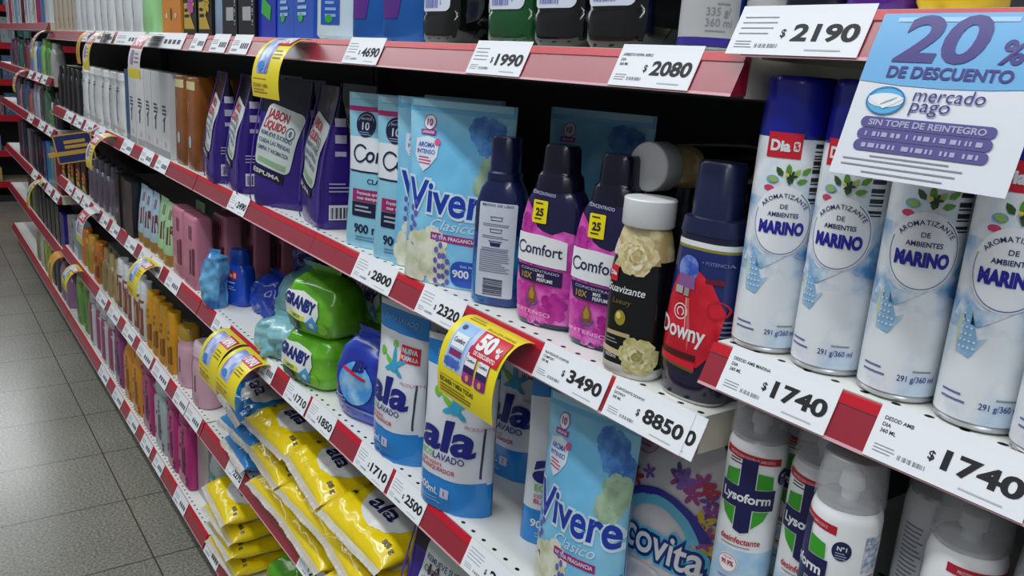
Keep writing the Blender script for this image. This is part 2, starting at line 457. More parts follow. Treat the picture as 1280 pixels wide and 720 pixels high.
GC = gondola('white shelving unit with red price rails holding shampoo bottles, next to the purple pouches', XC, XB, [1.267, .973, .688, .3865, .0875], joints=(-2.88,))
GD = gondola('white shelving unit at the far end of the aisle, beyond the shampoo', XD, XC, [1.298, 1.08, .868, .592, .345, .0875], joints=(-4.95,))

# ------------------------------------------------------------------ price labels on the rails
SL = math.hypot(RZ, RY); SY, SZ = RY / SL, RZ / SL
def railmap(x, zl):
    def f(u, t, off=0.0): return (x + u, t * SY - off * SZ, zl + t * SZ + off * SY)
    return f
def price_label(x0, x1, zl, label, price=None, name=None, name2=None, height=0.0392, extra=None, group='price labels on the red rails', bold=.035):
    w = x1 - x0; mb = MB(); f = railmap(0, 0); o = 0.0014
    th = 0.0005
    mb.add([f(0, .0012, o), f(w, .0012, o), f(w, height - .006, o), f(0, height - .006, o)], [(0, 1, 2, 3)], PAPER)
    mb.add([f(0, height - .006, o), f(w, height - .006, o), f(w, height, o + .0002), f(0, height, o + .0002)], [(0, 1, 2, 3)], PAPER)
    mb.add([f(0, .0012, o - th), f(0, height - .006, o - th), f(w, height - .006, o - th), f(w, .0012, o - th)], [(0, 1, 2, 3)], PAPER)
    mb.add([f(0, .0012, o - th), f(w, .0012, o - th), f(w, .0012, o), f(0, .0012, o)], [(0, 1, 2, 3)], PAPER)
    def d(sh, mt): mb.decal(sh, f, mt, o + .0003, 9, 9)
    if price:
        d(text(price, .0118, w * .955, .0125, 'r', bold, 0, 0, w * .475), INK)
        d(text('$', .0058, w * .43, .0150, 'r', .02), INK)
    else:
        d(text('0', .0001, 0, 0), INK)
    if not name: d(lines(w * .05, .0305, w * .34, 4, .0042, .0008, int(w * 9e4)), GREYINK)
    if name: d(text(name, .0025, w * .05, .0285, 'l', .01), INK)
    if name2:
        for i, s in enumerate(name2): d(text(s, .0025, w * .05, .0240 - i * .0042, 'l', .01), INK)
    d(lines(w * .05, .0115, w * .20, 3, .0022, .0006, int(w * 1e4)), GREYINK)
    d(bars(w * .22, .0065, w * .40, .0095, 12), GREYINK)
    d(lines(w * .62, .0060, w * .88, 1, .002, .0011, 2), M('#b9bcc4', .6))
    if extra == 'oldcard':
        d(text('0', .0118, w * .955, .0125, 'r', bold), INK)
    ob = mb.build('price_label', None)
    return tag(ob, label, 'price label', group, (x0, 0, zl))
def small_label(x0, x1, zl, label, red=False, dark=.0):
    w = x1 - x0; mb = MB(); f = railmap(0, 0); o = .0014; h = .0390
    for a, b, c, e in ((.0012, .030, o, o), (.030, h, o, o + .0002)):
        mb.add([f(0, a, c), f(w, a, c), f(w, b, e), f(0, b, e)], [(0, 1, 2, 3)], PAPER)
    mb.add([f(0, .0012, o - .0005), f(0, h, o - .0003), f(w, h, o - .0003), f(w, .0012, o - .0005)], [(0, 1, 2, 3)], PAPER)
    def d(sh, mt): mb.decal(sh, f, mt, o + .0003, 9, 9)
    r = random.Random(int(x0 * 1000))
    d(lines(w * .06, .027, w * .42, 3, .0038, .0013, 5), GREYINK); d(bars(w * .1, .006, w * .4, .011, 8), GREYINK)
    d(merge(*[rect(w * (.52 + .11 * i), .012, w * (.52 + .11 * i) + w * .075, .0225) for i in range(4)]), M('#4b4e58', .6))
    return tag(mb.build('price_label'), label, 'price label', 'price labels on the red rails', (x0, 0, zl))
for a in [
    (-1.105, -1.000, 1.267, 'white price label reading 4690 on the top rail', '4690', None, None),
    (-0.786, -0.687, 1.267, 'white price label reading 1990 on the top rail', '1990', None, None),
    (-0.556, -0.463, 1.267, 'white price label reading 2080 on the top rail', '2080', 'APRESTO ROPA AERO', ('DIA', '360 ML')),
    (-1.063, -0.947, .973, 'white price label reading 2800 below the light blue pouches', '2800', None, None),
    (-0.876, -0.778, .973, 'white price label reading 2320 below the blue bottle', '2320', None, None),
    (-0.629, -0.527, .973, 'white price label reading 3490 below the pink and purple bottles', '3490', 'SUAVIZANTE CONFOR', ('COMFORT', '500 ML')),
    (-1.63, -1.53, .973, 'white price label reading 2490 below the purple pouches', '2490', None, None),
    (-1.33, -1.236, .688, 'white price label reading 1710 below the green bags', '1710', None, None),
    (-1.228, -1.130, .688, 'white price label reading 1850 beside the 1710 label', '1850', None, None),
    (-1.042, -0.942, .688, 'white price label reading 1710 tucked beside the 2500 label', '1710', None, None),
    (-0.933, -0.842, .688, 'white price label reading 2500 below the blue and white pouches', '2500', None, None),
    (-0.739, -0.630, .688, 'white price label reading 2290 under the lower softener pouches', '2290', None, None),
    (-1.675, -1.583, .3865, 'white price label reading 2275 under the blue bags', '2275', None, None),
    (-1.264, -1.160, .3865, 'white price label reading 2350 under the yellow bags', '2350', None, None),
    (-0.396, -0.299, 1.0425, 'white price label reading 1740 at the end of the air freshener rail', '1740', 'DESOD AMB MARINA', ('DIA', '360 ML')),
    (-0.269, -0.168, 1.0425, 'white price label reading 1740 past the red gap of the air freshener rail', '1740', 'DESOD AMB', ('DIA', '360 ML')),
]:
    price_label(*a)
price_label(-0.521, -0.4235, .973, 'white price label reading 8850 near the rail end', '8850', 'SUAVIZANTE DOWNY', ('DOWNY', '500 ML')).location.y = -.0006
price_label(-0.500, -0.4105, .973, 'older price label peeking out behind the 8850 one, past the rail end', '8850', None, None)
price_label(-0.430, -0.322, 1.2960, 'white price label reading 2190 beside the blue discount card', '2190', None, None)

# ================================================================== PRODUCTS
# ---------- aerosol cans
def pale(c, amt=.5): return c
def can_shell(mb, r, h, mat, rim=M('#b9bcbe', .3, .6)):
    mb.lathe([(0, r * .90), (.0015, r * .975), (.003, r * .985), (.0042, r * .96), (.0055, r), (h - .012, r), (h - .006, r * .985), (h - .003, r * .93), (h, r * .86)],
             [rim, rim, rim, M('#8f9294', .4), mat, mat, mat, rim], 40)
def make_marino():
    t = thing('air_freshener_can', '', 'spray can', group='air freshener cans on the shelf')
    r, h = .0265, .169; f = cyl(r)
    sky = M('#eef2f6', .28, coat=.2, mix=('#62a2d4', 27, .47, .66))
    lo = M('#eef2f6', .28, coat=.2, mix=('#bcd6ea', 27, .47, .68))
    mb = MB(); rim = M('#b9bcbe', .3, .6)
    mb.lathe([(0, r * .90), (.0015, r * .975), (.003, r * .985), (.0042, r * .96), (.0055, r), (.055, r), (.062, r), (.112, r), (.120, r), (h - .006, r), (h - .002, r * .97), (h, r * .9)],
             [rim, rim, rim, rim, lo, lo, sky, sky, lo, lo, lo], 44)
    mb.build('body', t)
    mb = MB()
    def d(sh, mt, off=.0004): mb.decal(sh, f, mt, off, .005, .05)
    d(rect(-.0195, .1500, .0065, .1685), RED); d(text('Dia', .0074, -.0090, .1553, 'c', .045), WHITE, .0007)
    d(merge(rrect(.0005, .1555, .0048, .1625, .0012)), WHITE, .0007); d(text('%', .0042, .00265, .1572, 'c', .03, 0, 0, .0032), RED, .0010)
    d(bars(.0165, .118, .0265, .168, 14, vert=False), M('#24262c', .5))
    for k, (cx, cy, a) in enumerate(((.000, .138, 95), (.003, .136, 55), (-.004, .137, 130), (.006, .133, 15), (-.007, .133, 165), (.001, .131, 80), (.009, .139, 40))):
        d(leaf(cx, cy, .0085, .0022, a), M(('#5f9a35', '#9cc05a', '#2e5e2a')[k % 3], .4), .0004 + .0001 * k)
    d(flower(.002, .1375, .004, 5), M('#2d3b2c', .4), .0013); d(ell(-.0115, .134, .005, .003), M('#7fb1dc', .4)); d(ell(-.0135, .1275, .0042, .0022), M('#d4426e', .4)); d(ell(-.001, .1385, .0013), M('#e8d33c', .4), .0015)
    d(ell(0, .1035, .0225, .0262, 36), M('#f4f6fa', .3), .0006)
    d(arc(0, .1035, .0208, .0213, 60, -200, 36, 1.17), M('#5a6298', .4), .0009)
    d(arctext('AROMATIZANTE', .0032, 0, .1035, .0178, 90, .01, 116), NAVY, .0009)
    d(text('DE', .0032, 0, .1132, 'c', .01), NAVY, .0009); d(text('AMBIENTES', .0032, 0, .1070, 'c', .02, 0, 0, .022), NAVY, .0009)
    d(text('MARINO', .0085, 0, .0945, 'c', .06, 0, 0, .033), M('#23239c', .35), .0010)
    blu = M('#5f9fd4', .35, mix=('#e6eff7', 48, .42, .6))
    d(poly((.012, .078), (.030, .073), (.036, .088), (.028, .100), (.0215, .090)), blu, .0005); d(poly((-.030, .070), (-.010, .066), (.008, .079), (-.010, .077), (-.024, .084)), blu, .0005)
    d(poly((.026, .112), (.036, .122), (.037, .132), (.027, .121)), blu, .0005)
    d(poly((-.0215, .048), (-.012, .046), (-.0035, .061), (-.009, .058), (-.018, .083), (-.022, .066)), M('#8dbbe0', .35, mix=('#dce9f4', 60, .42, .6)), .0005)
    d(merge(*[ell(-.0195 + i * .003, .052 + j * .0042, .0008, .0008, 6) for i in range(4) for j in range(6) if i < 4 - j * .6]), M('#e8f1fa', .4), .0009)
    d(poly((-.024, .062), (-.0215, .048), (-.022, .066), (-.0195, .082), (-.0235, .074)), M('#cfe2b0', .4), .0004)
    d(text('291 g/360 ml', .0040, .0115, .0155, 'c', .01, 0, 0, .0245), M('#3b418e', .4)); d(lines(.008, .0235, .024, 1, .002, .0012), GREYINK)
    d(xf(lines(-.026, .0, -.008, 2, .0045, .0013), 0, .0225, 1, 0), M('#6a70a8', .4))
    d(rect(.0405, .004, .0480, .165), M('#23207e', .4), .0005)
    mb.build('label', t)
    mb = MB(); bl = M('#16209b', .25, coat=.3)
    mb.lathe([(h - .0045, r * .99), (h - .003, r * 1.0), (h + .034, r * .955), (h + .0375, r * .94), (h + .0395, r * .88), (h + .040, r * .7)], bl, 40); mb.build('cap', t)
    return t
can0 = make_marino()
ws = [(-.392, .047, 34, 'air freshener can with blue cap beside the dark red-bottle softener, first of its row'),
      (-.337, .050, 17, 'second air freshener can, half hidden under the discount card, navy stripe on its edge'),
      (-.281, .050, 27, 'third air freshener can, standing right behind the discount card'),
      (-.225, .050, 23, 'fourth air freshener can, above the price label past the red gap'),
      (-.1722, .040, 18, 'air freshener can cut off by the picture edge, farthest from the softeners')]
for i, (x, y, a, l) in enumerate(ws):
    if i == 0:
        can0.location = (x, y, ZA); can0.rotation_euler.z = rad(a); can0['label'] = l
    else: dup(can0, l, (x, y, ZA), a)

def make_lyso():
    t = thing('disinfectant_can', '', 'spray can', group='disinfectant cans under the air fresheners')
    r, h = .028, .170; f = cyl(r); rim = M('#c7c9cc', .25, .7)
    wh = M('#eef0f2', .3, coat=.2); pb = M('#a9d3ee', .3, mix=('#dcedf8', 30, .4, .62))
    mb = MB()
    mb.lathe([(0, r * .9), (.0015, r * .98), (.004, r * .97), (.0055, r), (.058, r), (.060, r), (h - .010, r), (h - .005, r * .97), (h, r * .9), (h + .003, r * .86), (h + .004, r * .8)], [rim, rim, rim, pb, pb, wh, wh, wh, rim, rim], 40)
    mb.build('body', t)
    mb = MB()
    def d(sh, mt, off=.0004): mb.decal(sh, f, mt, off, .005, .05)
    rd = M('#b81e35', .4); gr = M('#3aa22a', .4); nv = M('#1d1b55', .4)
    d(merge(*[poly(*p) for p in ([(-.030, .1545), (-.030, .1620), (.030, .1575), (.030, .1500)],)]), rd); d(text('PROTECCION CONTRA EL SARS-COV-2', .0026, 0, .1545, 'c', .01, 0, -4, .045), M('#e7c9cd', .4), .0007)
    d(poly((-.0250, .128), (-.0085, .131), (-.0085, .147), (.0, .150), (.0085, .147), (.0085, .131), (.0250, .128), (.0255, .100), (.0, .076), (-.0255, .100)), WHITE, .0005)
    for sx in (-1, 1):
        d(poly((sx * .0085, .1265), (sx * .0085, .1430), (sx * .0235, .1400), (sx * .0245, .1265)), gr, .0008)
        d(poly((sx * .0085, .1035), (sx * .0085, .0850), (sx * .0190, .0940), (sx * .0235, .1035)), gr, .0008)
    d(poly((-.0075, .155), (.0075, .155), (.0075, .0815), (.0, .0785), (-.0075, .0815)), nv, .0009)
    d(poly((-.0275, .1260), (.0275, .1260), (.0275, .1045), (-.0275, .1045)), nv, .0011)
    d(text('Lysoform', .0088, 0, .1115, 'c', .03, 0, 0, .047), WHITE, .0014)
    d(text('desinfectante', .0062, 0, .0675, 'c', .02, 0, 0, .040), rd, .0007); d(lines(-.018, .0645, .019, 1, .002, .0010), GREYINK, .0007)
    d(ell(-.008, .044, .0105, .0105, 24), M('#f0f3f6', .4), .0005); d(arc(-.008, .044, .0092, .0097, 0, 360, 24), rd, .0008)
    d(text('99.9%', .0048, -.008, .0418, 'c', .03, 0, 0, .013), rd, .0008); d(text('MATA', .0022, -.008, .0485, 'c'), rd, .0008)
    d(text('FRESCURA', .0026, -.0075, .027, 'c', .0, 0, 0, .017), nv, .0006)
    d(ell(.036, .138, .0075, .0085, 20), M('#1f2350', .4), .0005); d(text('N°1', .0035, .036, .1385, 'c', .03), WHITE, .0008); d(lines(.0315, .1365, .0405, 3, .0022, .0009), M('#9ea3c4', .4), .0008)
    d(text('virus y bacterias', .0025, 0, 0, 'l', 0, 0, 90, .03) if 0 else xf(lines(0, 0, .03, 1, .002, .0016), .049, .09, 1, 90), M('#8288a0', .4), .0006)
    d(rect(.0535, .120, .0735, .152), M('#8f9cb6', .4, mix=('#d7dde8', 220, .42, .58)), .0005); d(lines(.0535, .117, .0735, 1, .002, .0012), rd, .0006); d(lines(.0535, .113, .0735, 14, .0036, .0016, 8), M('#9398aa', .4), .0005)
    d(lines(-.0735, .145, -.0535, 22, .0042, .0015, 9), M('#8a8fa3', .4), .0005); d(xf(lines(-.022, 0, -.006, 2, .003, .0012), 0, .1520, 1), M('#2c2f45', .5))
    mb.build('label', t)
    mb = MB(); cl = M('#d6d9dc', .08, alpha=.24)
    z0 = h + .0015
    mb.lathe([(z0, r * .985), (z0 + .004, r * .99), (z0 + .038, r * .90), (z0 + .0405, r * .86), (z0 + .0405, r * .80), (z0 + .037, r * .82), (z0 + .004, r * .93), (z0, r * .94)], cl, 36, False, False)
    mb.lathe([(z0 + .0402, r * .86), (z0 + .0406, r * .4)], cl, 36, True, True); mb.build('clear_cap', t)
    mb = MB(); mb.lathe([(h + .004, .007), (h + .012, .007), (h + .013, .010), (h + .024, .009), (h + .0255, .006)], M('#d8dadc', .4), 20); mb.build('spray_nozzle', t)
    return t
l0 = make_lyso()
for i, (x, y, a, l) in enumerate([(-.440, .130, 25, 'disinfectant can whose green cross faces the viewer, beside the dark gap'),
     (-.376, .140, 18, 'disinfectant can in the middle, its cross partly hidden by the can in front'),
     (-.322, .092, -42, 'disinfectant can in front with the round navy badge turned outward'),
     (-.288, .176, 120, 'disinfectant can showing its small text, set behind the others'),
     (-.238, .118, 60, 'disinfectant can with its red band turned, under the 1740 label'),
     (-.172, .105, -80, 'disinfectant can cut off at the bottom corner of the picture'),
     (-.437, .205, 30, 'disinfectant can deep in the back row behind the cross-faced can')]):
    x, y = x * .885, (y + .5) * .885 - .5
    if i == 0: l0.scale = (.875, .875, .875); l0.location = (x, y, ZAL); l0.rotation_euler.z = rad(a); l0['label'] = l
    else: dup(l0, l, (x, y, ZAL), a)

# ---------- fabric softener bottles
def make_comfort():
    t = thing('softener_bottle', '', 'bottle', group='purple softener bottles')
    H = .152
    B = Body([(0, .070, .038), (.004, .076, .044), (.04, .082, .047), (.09, .081, .046), (.122, .075, .044), (.138, .068, .042), (.147, .058, .039), (H, .050, .036)], 2.5)
    fl = M('#c634a4', .22, coat=.3, mix=('#f070d0', 55, .42, .66)); nv = M('#1c1b45', .2, coat=.4)
    mb = MB(); B.build(mb, [0, .004, .02, .04, .065, .09, .105, .122, .130, .138, .143, .147, H], nv); mb.build('body', t)
    mb = MB(); F = lambda u, v, off=0: B.front(u, v * 1.10, off)
    def d(sh, mt, off=.0005, du=.005): mb.decal(sh, F, mt, off, du, .01)
    d(poly((-.0365, .006), (.0370, .006), (.0395, .060), (.0375, .088), (.031, .097), (.020, .099), (.008, .094), (-.004, .096), (-.012, .1000), (-.018, .113), (-.024, .120), (-.031, .124), (-.0375, .110), (-.0398, .070), (-.0385, .03)), fl)
    for k, (cx, cy, rr) in enumerate(((-.025, .030, .014), (.015, .022, .016), (-.005, .012, .013), (.028, .045, .012), (-.028, .100, .012), (-.022, .060, .012))):
        d(flower(cx, cy, rr, 6, .8, 20 * k), M(('#dc52bd', '#a91f8e', '#ea7dd2')[k % 3], .25, mix=('#c634a4', 80, .4, .6)), .0007 + .0001 * k)
    d(poly((-.0355, .064), (-.0355, .092), (-.006, .0925), (.0165, .0905), (.0255, .0885), (.0265, .062)), PAPER, .0018)
    d(arc(-.027, .0785, .0048, .0062, 40, 330, 18), M('#2a2450', .4), .0022); d(text('omfort', .0105, -.0225, .0735, 'l', .012, 0, -1, .044), M('#2a2450', .4), .0022)
    d(poly((-.033, .0615), (.0235, .0595), (.0235, .0445), (-.028, .0465)), M('#221d4c', .35), .0021)
    d(text('CONCENTRADO', .0024, -.003, .0562, 'c', 0, 0, -2, .046), M('#cfcde2', .4), .0025); d(text('10X', .0058, -.0245, .0485, 'l', .02), M('#b69a4c', .4), .0025)
    d(text('MAS', .0032, -.005, .0516, 'l', .02), WHITE, .0025); d(text('PERFUME', .0032, -.005, .0472, 'l', .02), WHITE, .0025)
    d(poly((-.010, .044), (-.0155, .034), (-.0155, .028), (-.010, .0235), (-.0045, .028), (-.0045, .034)), M('#8a5a3a', .3), .0022); d(poly((-.010, .041), (-.0135, .034), (-.0125, .0285), (-.0075, .0285), (-.0065, .034)), M('#caa04a', .25, .3), .0026)
    d(arc(-.010, .030, .0072, .0092, 190, 350, 14), M('#57568f', .35), .0024)
    d(text('INTENSO', .0036, -.009, .0135, 'c', .01, 0, -3, .044), M('#f3b4e4', .4), .0022)
    d(rrect(-.0185, .1035, -.0005, .1255, .0012), YEL, .0012); d(text('25', .0068, -.0095, .1110, 'c', .04), INK, .0016); d(lines(-.0155, .1232, -.004, 1, .002, .0012), INK, .0016); d(lines(-.0155, .1085, -.004, 1, .002, .0012), INK, .0016)
    d(text('CONCENTRADO', .0030, -.008, .1305, 'c', 0, 0, -3, .030), M('#c9cbe6', .4), .0010)
    mb.decal(rect(.004, .012, .0205, .118), B.side, PAPER, .0008, .004, .01); mb.decal(lines(.006, .113, .019, 22, .0046, .0016, 4), B.side, GREYINK, .0012, .004, .02)
    F = B.back
    d(rect(-.026, .012, .026, .125), PAPER, .0006); d(lines(-.022, .120, .022, 26, .004, .0014, 4), GREYINK, .0010); d(bars(-.02, .014, .012, .024, 16), INK, .0012)
    mb.build('label', t)
    mb = MB(); C = Body([(H - .004, .053, .040), (H + .012, .048, .038), (H + .016, .040, .035), (H + .040, .037, .033), (H + .044, .033, .030)], 2.6)
    C.build(mb, [H - .004, H + .012, H + .0125, H + .016, H + .0165, H + .040, H + .044], M('#0f0e2a', .25, coat=.3)); mb.build('cap', t)
    return t
cb0 = make_comfort()
cb0.location = (-.684, .062, ZC); cb0.rotation_euler.z = rad(21); cb0['label'] = 'purple softener bottle with pink flowers beside the blue bottle turned backwards'
dup(cb0, 'purple softener bottle with pink flowers beside the black bottle with roses', (-.600, .068, ZC), 21)
def make_blue_back():
    t = thing('softener_bottle', 'blue softener bottle turned to show its white back label with barcode', 'bottle', (-.778, .056, ZC), 32)
    H = .150
    B = Body([(0, .056, .038), (.004, .062, .043), (.05, .064, .045), (.118, .062, .044), (.135, .052, .040), (.145, .040, .034), (H, .034, .031)], 2.8)
    mb = MB(); bm_ = M('#2f86c9', .2, coat=.4, mix=('#123a86', 26, .42, .6))
    nv = M('#16204e', .2, coat=.4)
    B.build(mb, [0, .004, .03, .06, .085, .118, .135, .145, H], [bm_, bm_, bm_, bm_, nv, nv, nv, nv]); mb.build('body', t)
    mb = MB()
    def d(sh, mt, off=.0006): mb.decal(sh, B.front, mt, off, .005, .012)
    d(rrect(-.0200, .011, .0250, .1215, .002), M('#cfd6e6', .4)); 
    d(text('MODO DE USO', .0026, .0025, .1175, 'c', .01, 0, 0, .037), NAVY, .001)
    for k, y in enumerate((.108, .094, .080)):
        d(merge(rect(-.006, y - .003, .011, y - .002), poly((-.0045, y - .004), (.0095, y - .004), (.008, y - .0085), (-.003, y - .0085))) if k == 2 else merge(rect(-.0055, y - .003, .0105, y - .0022), rect(-.004, y - .0068, .009, y - .006), rect(-.0045, y - .0068, -.0038, y - .003), rect(.0088, y - .0068, .0095, y - .003)), NAVY, .001)
        d(lines(-.014, y - .0105, .019, 2, .002, .0008, k), M('#6d7590', .4), .001)
    d(lines(-.016, .066, .021, 11, .0024, .0010, 5), M('#77809a', .4), .001); d(bars(-.010, .0135, .014, .033, 16, vert=False), M('#2b3150', .4), .001)
    mb.build('back_label', t)
    mb = MB(); C = Body([(H - .004, .040, .036), (H + .004, .039, .035), (H + .006, .034, .031), (H + .042, .033, .030), (H + .045, .029, .027)], 2.6)
    C.build(mb, [H - .004, H + .004, H + .006, H + .0065, H + .042, H + .045], M('#131a44', .25, coat=.3)); mb.build('cap', t)
make_blue_back()
def rose(d, cx, cy, r, off, tones=('#d2c190', '#e6d9ae', '#c4ae74', '#f0e6c6', '#b39c5c')):
    for k in range(5):
        rr = r * (1 - .19 * k)
        d(flower(cx + .06 * r * math.sin(k * 2.1), cy + .05 * r * math.cos(k * 1.7), rr, 6, 1.0, 30 * k), M(tones[k % 5], .35, mix=(tones[(k + 1) % 5], 160, .4, .6)), off + .00015 * k)
        d(ell(cx, cy, rr * .55, rr * .55, 12), M(tones[(k + 1) % 5], .35, mix=(tones[k % 5], 160, .4, .6)), off + .00015 * k + .00007)
def make_dia_rose(lying=False):
    t = thing('softener_bottle', '', 'bottle')
    H = .142; z1 = .020
    B = Body([(0, .052, .036), (.004, .058, .041), (.06, .060, .043), (.100, .058, .042), (.120, .052, .040), (.132, .046, .038), (.140, .040, .037), (H, .038, .037)], 2.7)
    mb = MB(); wh = M('#d9d8d2', .35); bk = M('#0d0d10', .25, coat=.3); ro = M('#b79f6c', .35, mix=('#e2d3a6', 70, .4, .62))
    B.build(mb, [0, .004, .011, .013, .06, .100, .112, .120, .132, .140, H], [wh, wh, bk, bk, bk, bk, ro, ro, ro, ro]); mb.build('body', t)
    mb = MB()
    def d(sh, mt, off=.0005): mb.decal(sh, B.front, mt, off, .005, .01)
    rose(d, .003, .1150, .0195, .0010); d(leaf(-.010, .112, .016, .004, 235), M('#c9b78a', .35), .0008); d(leaf(.014, .118, .014, .004, 320), M('#b59c62', .35), .0008); d(ell(-.020, .120, .006, .007), M('#e8d7c8', .35), .0007)
    d(rrect(-.0225, .089, -.0130, .1035, .001), RED, .0010); d(text('Dia', .0038, -.0178, .0945, 'c', .04), WHITE, .0014)
    d(text('Suavizante', .0070, -.0035, .0795, 'c', .01, .2, 0, .040), WHITE, .0008); d(text('Luxury', .0050, -.006, .0690, 'c', 0, .2, 0, .020), M('#8d7a44', .35, .2), .0008)
    d(ell(-.006, .0560, .0058, .0072), M('#b8a53c', .25, .3), .0008); d(ell(-.0075, .058, .0025, .0033), M('#e6d87c', .25), .0011)
    d(rect(-.0200, .0385, .0060, .0425), M('#c7ae84', .4), .0008); d(lines(-.020, .035, -.006, 2, .003, .001), M('#9a9aa0', .4), .0008); d(lines(.001, .033, .014, 3, .002, .0008), M('#9a9aa0', .4), .0008)
    d(poly((-.0245, .0270), (-.002, .0245), (-.002, .0190), (-.0245, .0215)), M('#d8c39c', .4), .0008); d(text('900ml', .0036, -.013, .0165, 'c', .02), M('#c9c9d0', .4), .0008)
    rose(d, .0140, .0225, .0180, .0012, ('#b5ad6c', '#ddd69e', '#c4bc7e', '#ece6bc', '#97904e'))
    mb.build('label', t)
    mb = MB(); mb.lathe([(H - .001, .0230), (H + .0005, .0240), (H + .0230, .0240), (H + .0242, .0230), (H + .0244, .0222), (H + .0244, .0100)], M('#e4e6e8', .35), 40); mb.build('cap', t)
    return t
dr = make_dia_rose(); dr.location = (-.528, .040, ZC); dr.rotation_euler.z = rad(14); dr['label'] = 'black softener bottle with cream roses and white cap, standing'
dl = dup(dr, 'softener bottle with white cap lying on its side behind the rose bottle', (-.58, .16, ZC + .155), 0)
def make_downy():
    t = thing('softener_bottle', 'dark blue softener bottle with red label and white swoosh collar, beside the cans', 'bottle', (-.459, .050, ZC), 5)
    H = .148
    B = Body([(0, .056, .037), (.004, .062, .042), (.04, .066, .045), (.085, .066, .045), (.125, .060, .043), (.138, .058, .042), (.146, .057, .042), (H, .056, .041)], 2.5)
    mb = MB(); nv = M('#191a3a', .2, coat=.4); n2 = M('#1c2a6b', .2, coat=.4)
    B.build(mb, [0, .003, .004, .04, .085, .110, .134, .1365, .141, .146, H], [M('#c9c9c4', .4), nv, nv, nv, n2, n2, M('#8d8a3a', .3), WHITE, nv, nv]); mb.build('body', t)
    mb = MB(); rd = M('#c3122a', .22, coat=.3, mix=('#e8283a', 30, .4, .65))
    def d(sh, mt, off=.0005): mb.decal(sh, B.front, mt, off, .005, .01)
    d(poly((-.0295, .034), (.014, .034), (.026, .050), (.0300, .085), (.018, .108), (.004, .117), (-.013, .117), (-.021, .1), (-.0305, .062)), rd)
    d(ell(-.006, .117, .0105, .0115), M('#3d57b5', .25, mix=('#7e97dc', 90, .4, .6)), .0009); d(poly((-.014, .112), (.002, .111), (.003, .100), (-.016, .101)), M('#8a5a94', .3), .0011)
    d(rect(-.0165, .0945, -.0085, .1010), M('#d7d5d2', .25, .5), .0013); d(rect(-.0070, .0935, -.002, .1005), M('#bdbbb8', .25, .5), .0013)
    d(poly((-.004, .092), (-.001, .092), (.004, .060), (.003, .045), (.0005, .06)), M('#d9605c', .25), .0009); d(poly((-.0045, .092), (-.0035, .092), (-.001, .058), (-.002, .058)), M('#f0b0aa', .25), .0010)
    d(arc(-.0085, .0790, .0062, .0072, 0, 360, 20), WHITE, .0009); d(arc(-.0085, .0790, .0030, .0040, -60, 250, 16), WHITE, .0009)
    d(text('Downy', .0145, -.006, .0560, 'c', .02, 0, -2, .048), WHITE, .0012)
    d(rect(-.028, .0385, .012, .0440), M('#4a1a1c', .35), .0008); d(poly((-.0295, .0335), (.012, .0305), (.012, .0365), (-.0295, .0395)), M('#e02238', .3), .0010); d(poly((-.0295, .0315), (.011, .0280), (.012, .0305), (-.0295, .0338)), M('#6b5a2a', .3), .0010)
    d(arc(.024, .087, .0068, .0080, 0, 360, 22), M('#c02038', .3), .0012)
    d(text('+ POTENCIA', .0028, .018, .1235, 'c'), M('#8189b8', .4), .0009); d(rect(.012, .108, .026, .1125), M('#6b1a2c', .4), .0008)
    F2 = lambda u, v, off: B.side(u, v, off)
    mb.decal(lines(-.016, .078, .012, 13, .0042, .0016, 6), F2, M('#7e86b4', .4), .0006, .006, .02)
    mb.build('label', t)
    mb = MB(); C = Body([(H - .001, .058, .044), (H + .012, .054, .042), (H + .013, .042, .036), (H + .056, .040, .034), (H + .059, .036, .031)], 2.6)
    C.build(mb, [H - .001, H + .012, H + .0125, H + .013, H + .056, H + .059], M('#1a2148', .3, coat=.2)); mb.build('cap', t)
make_downy()
# the bottle lying on others in the back of the softener shelf
dl.rotation_euler = (rad(90), 0, rad(6)); dl.location = (-.592, .243, 1.194); dl['group'] = 'lying rose bottles'
dr['group'] = 'rose softener bottles'; dl['group'] = 'rose softener bottles'
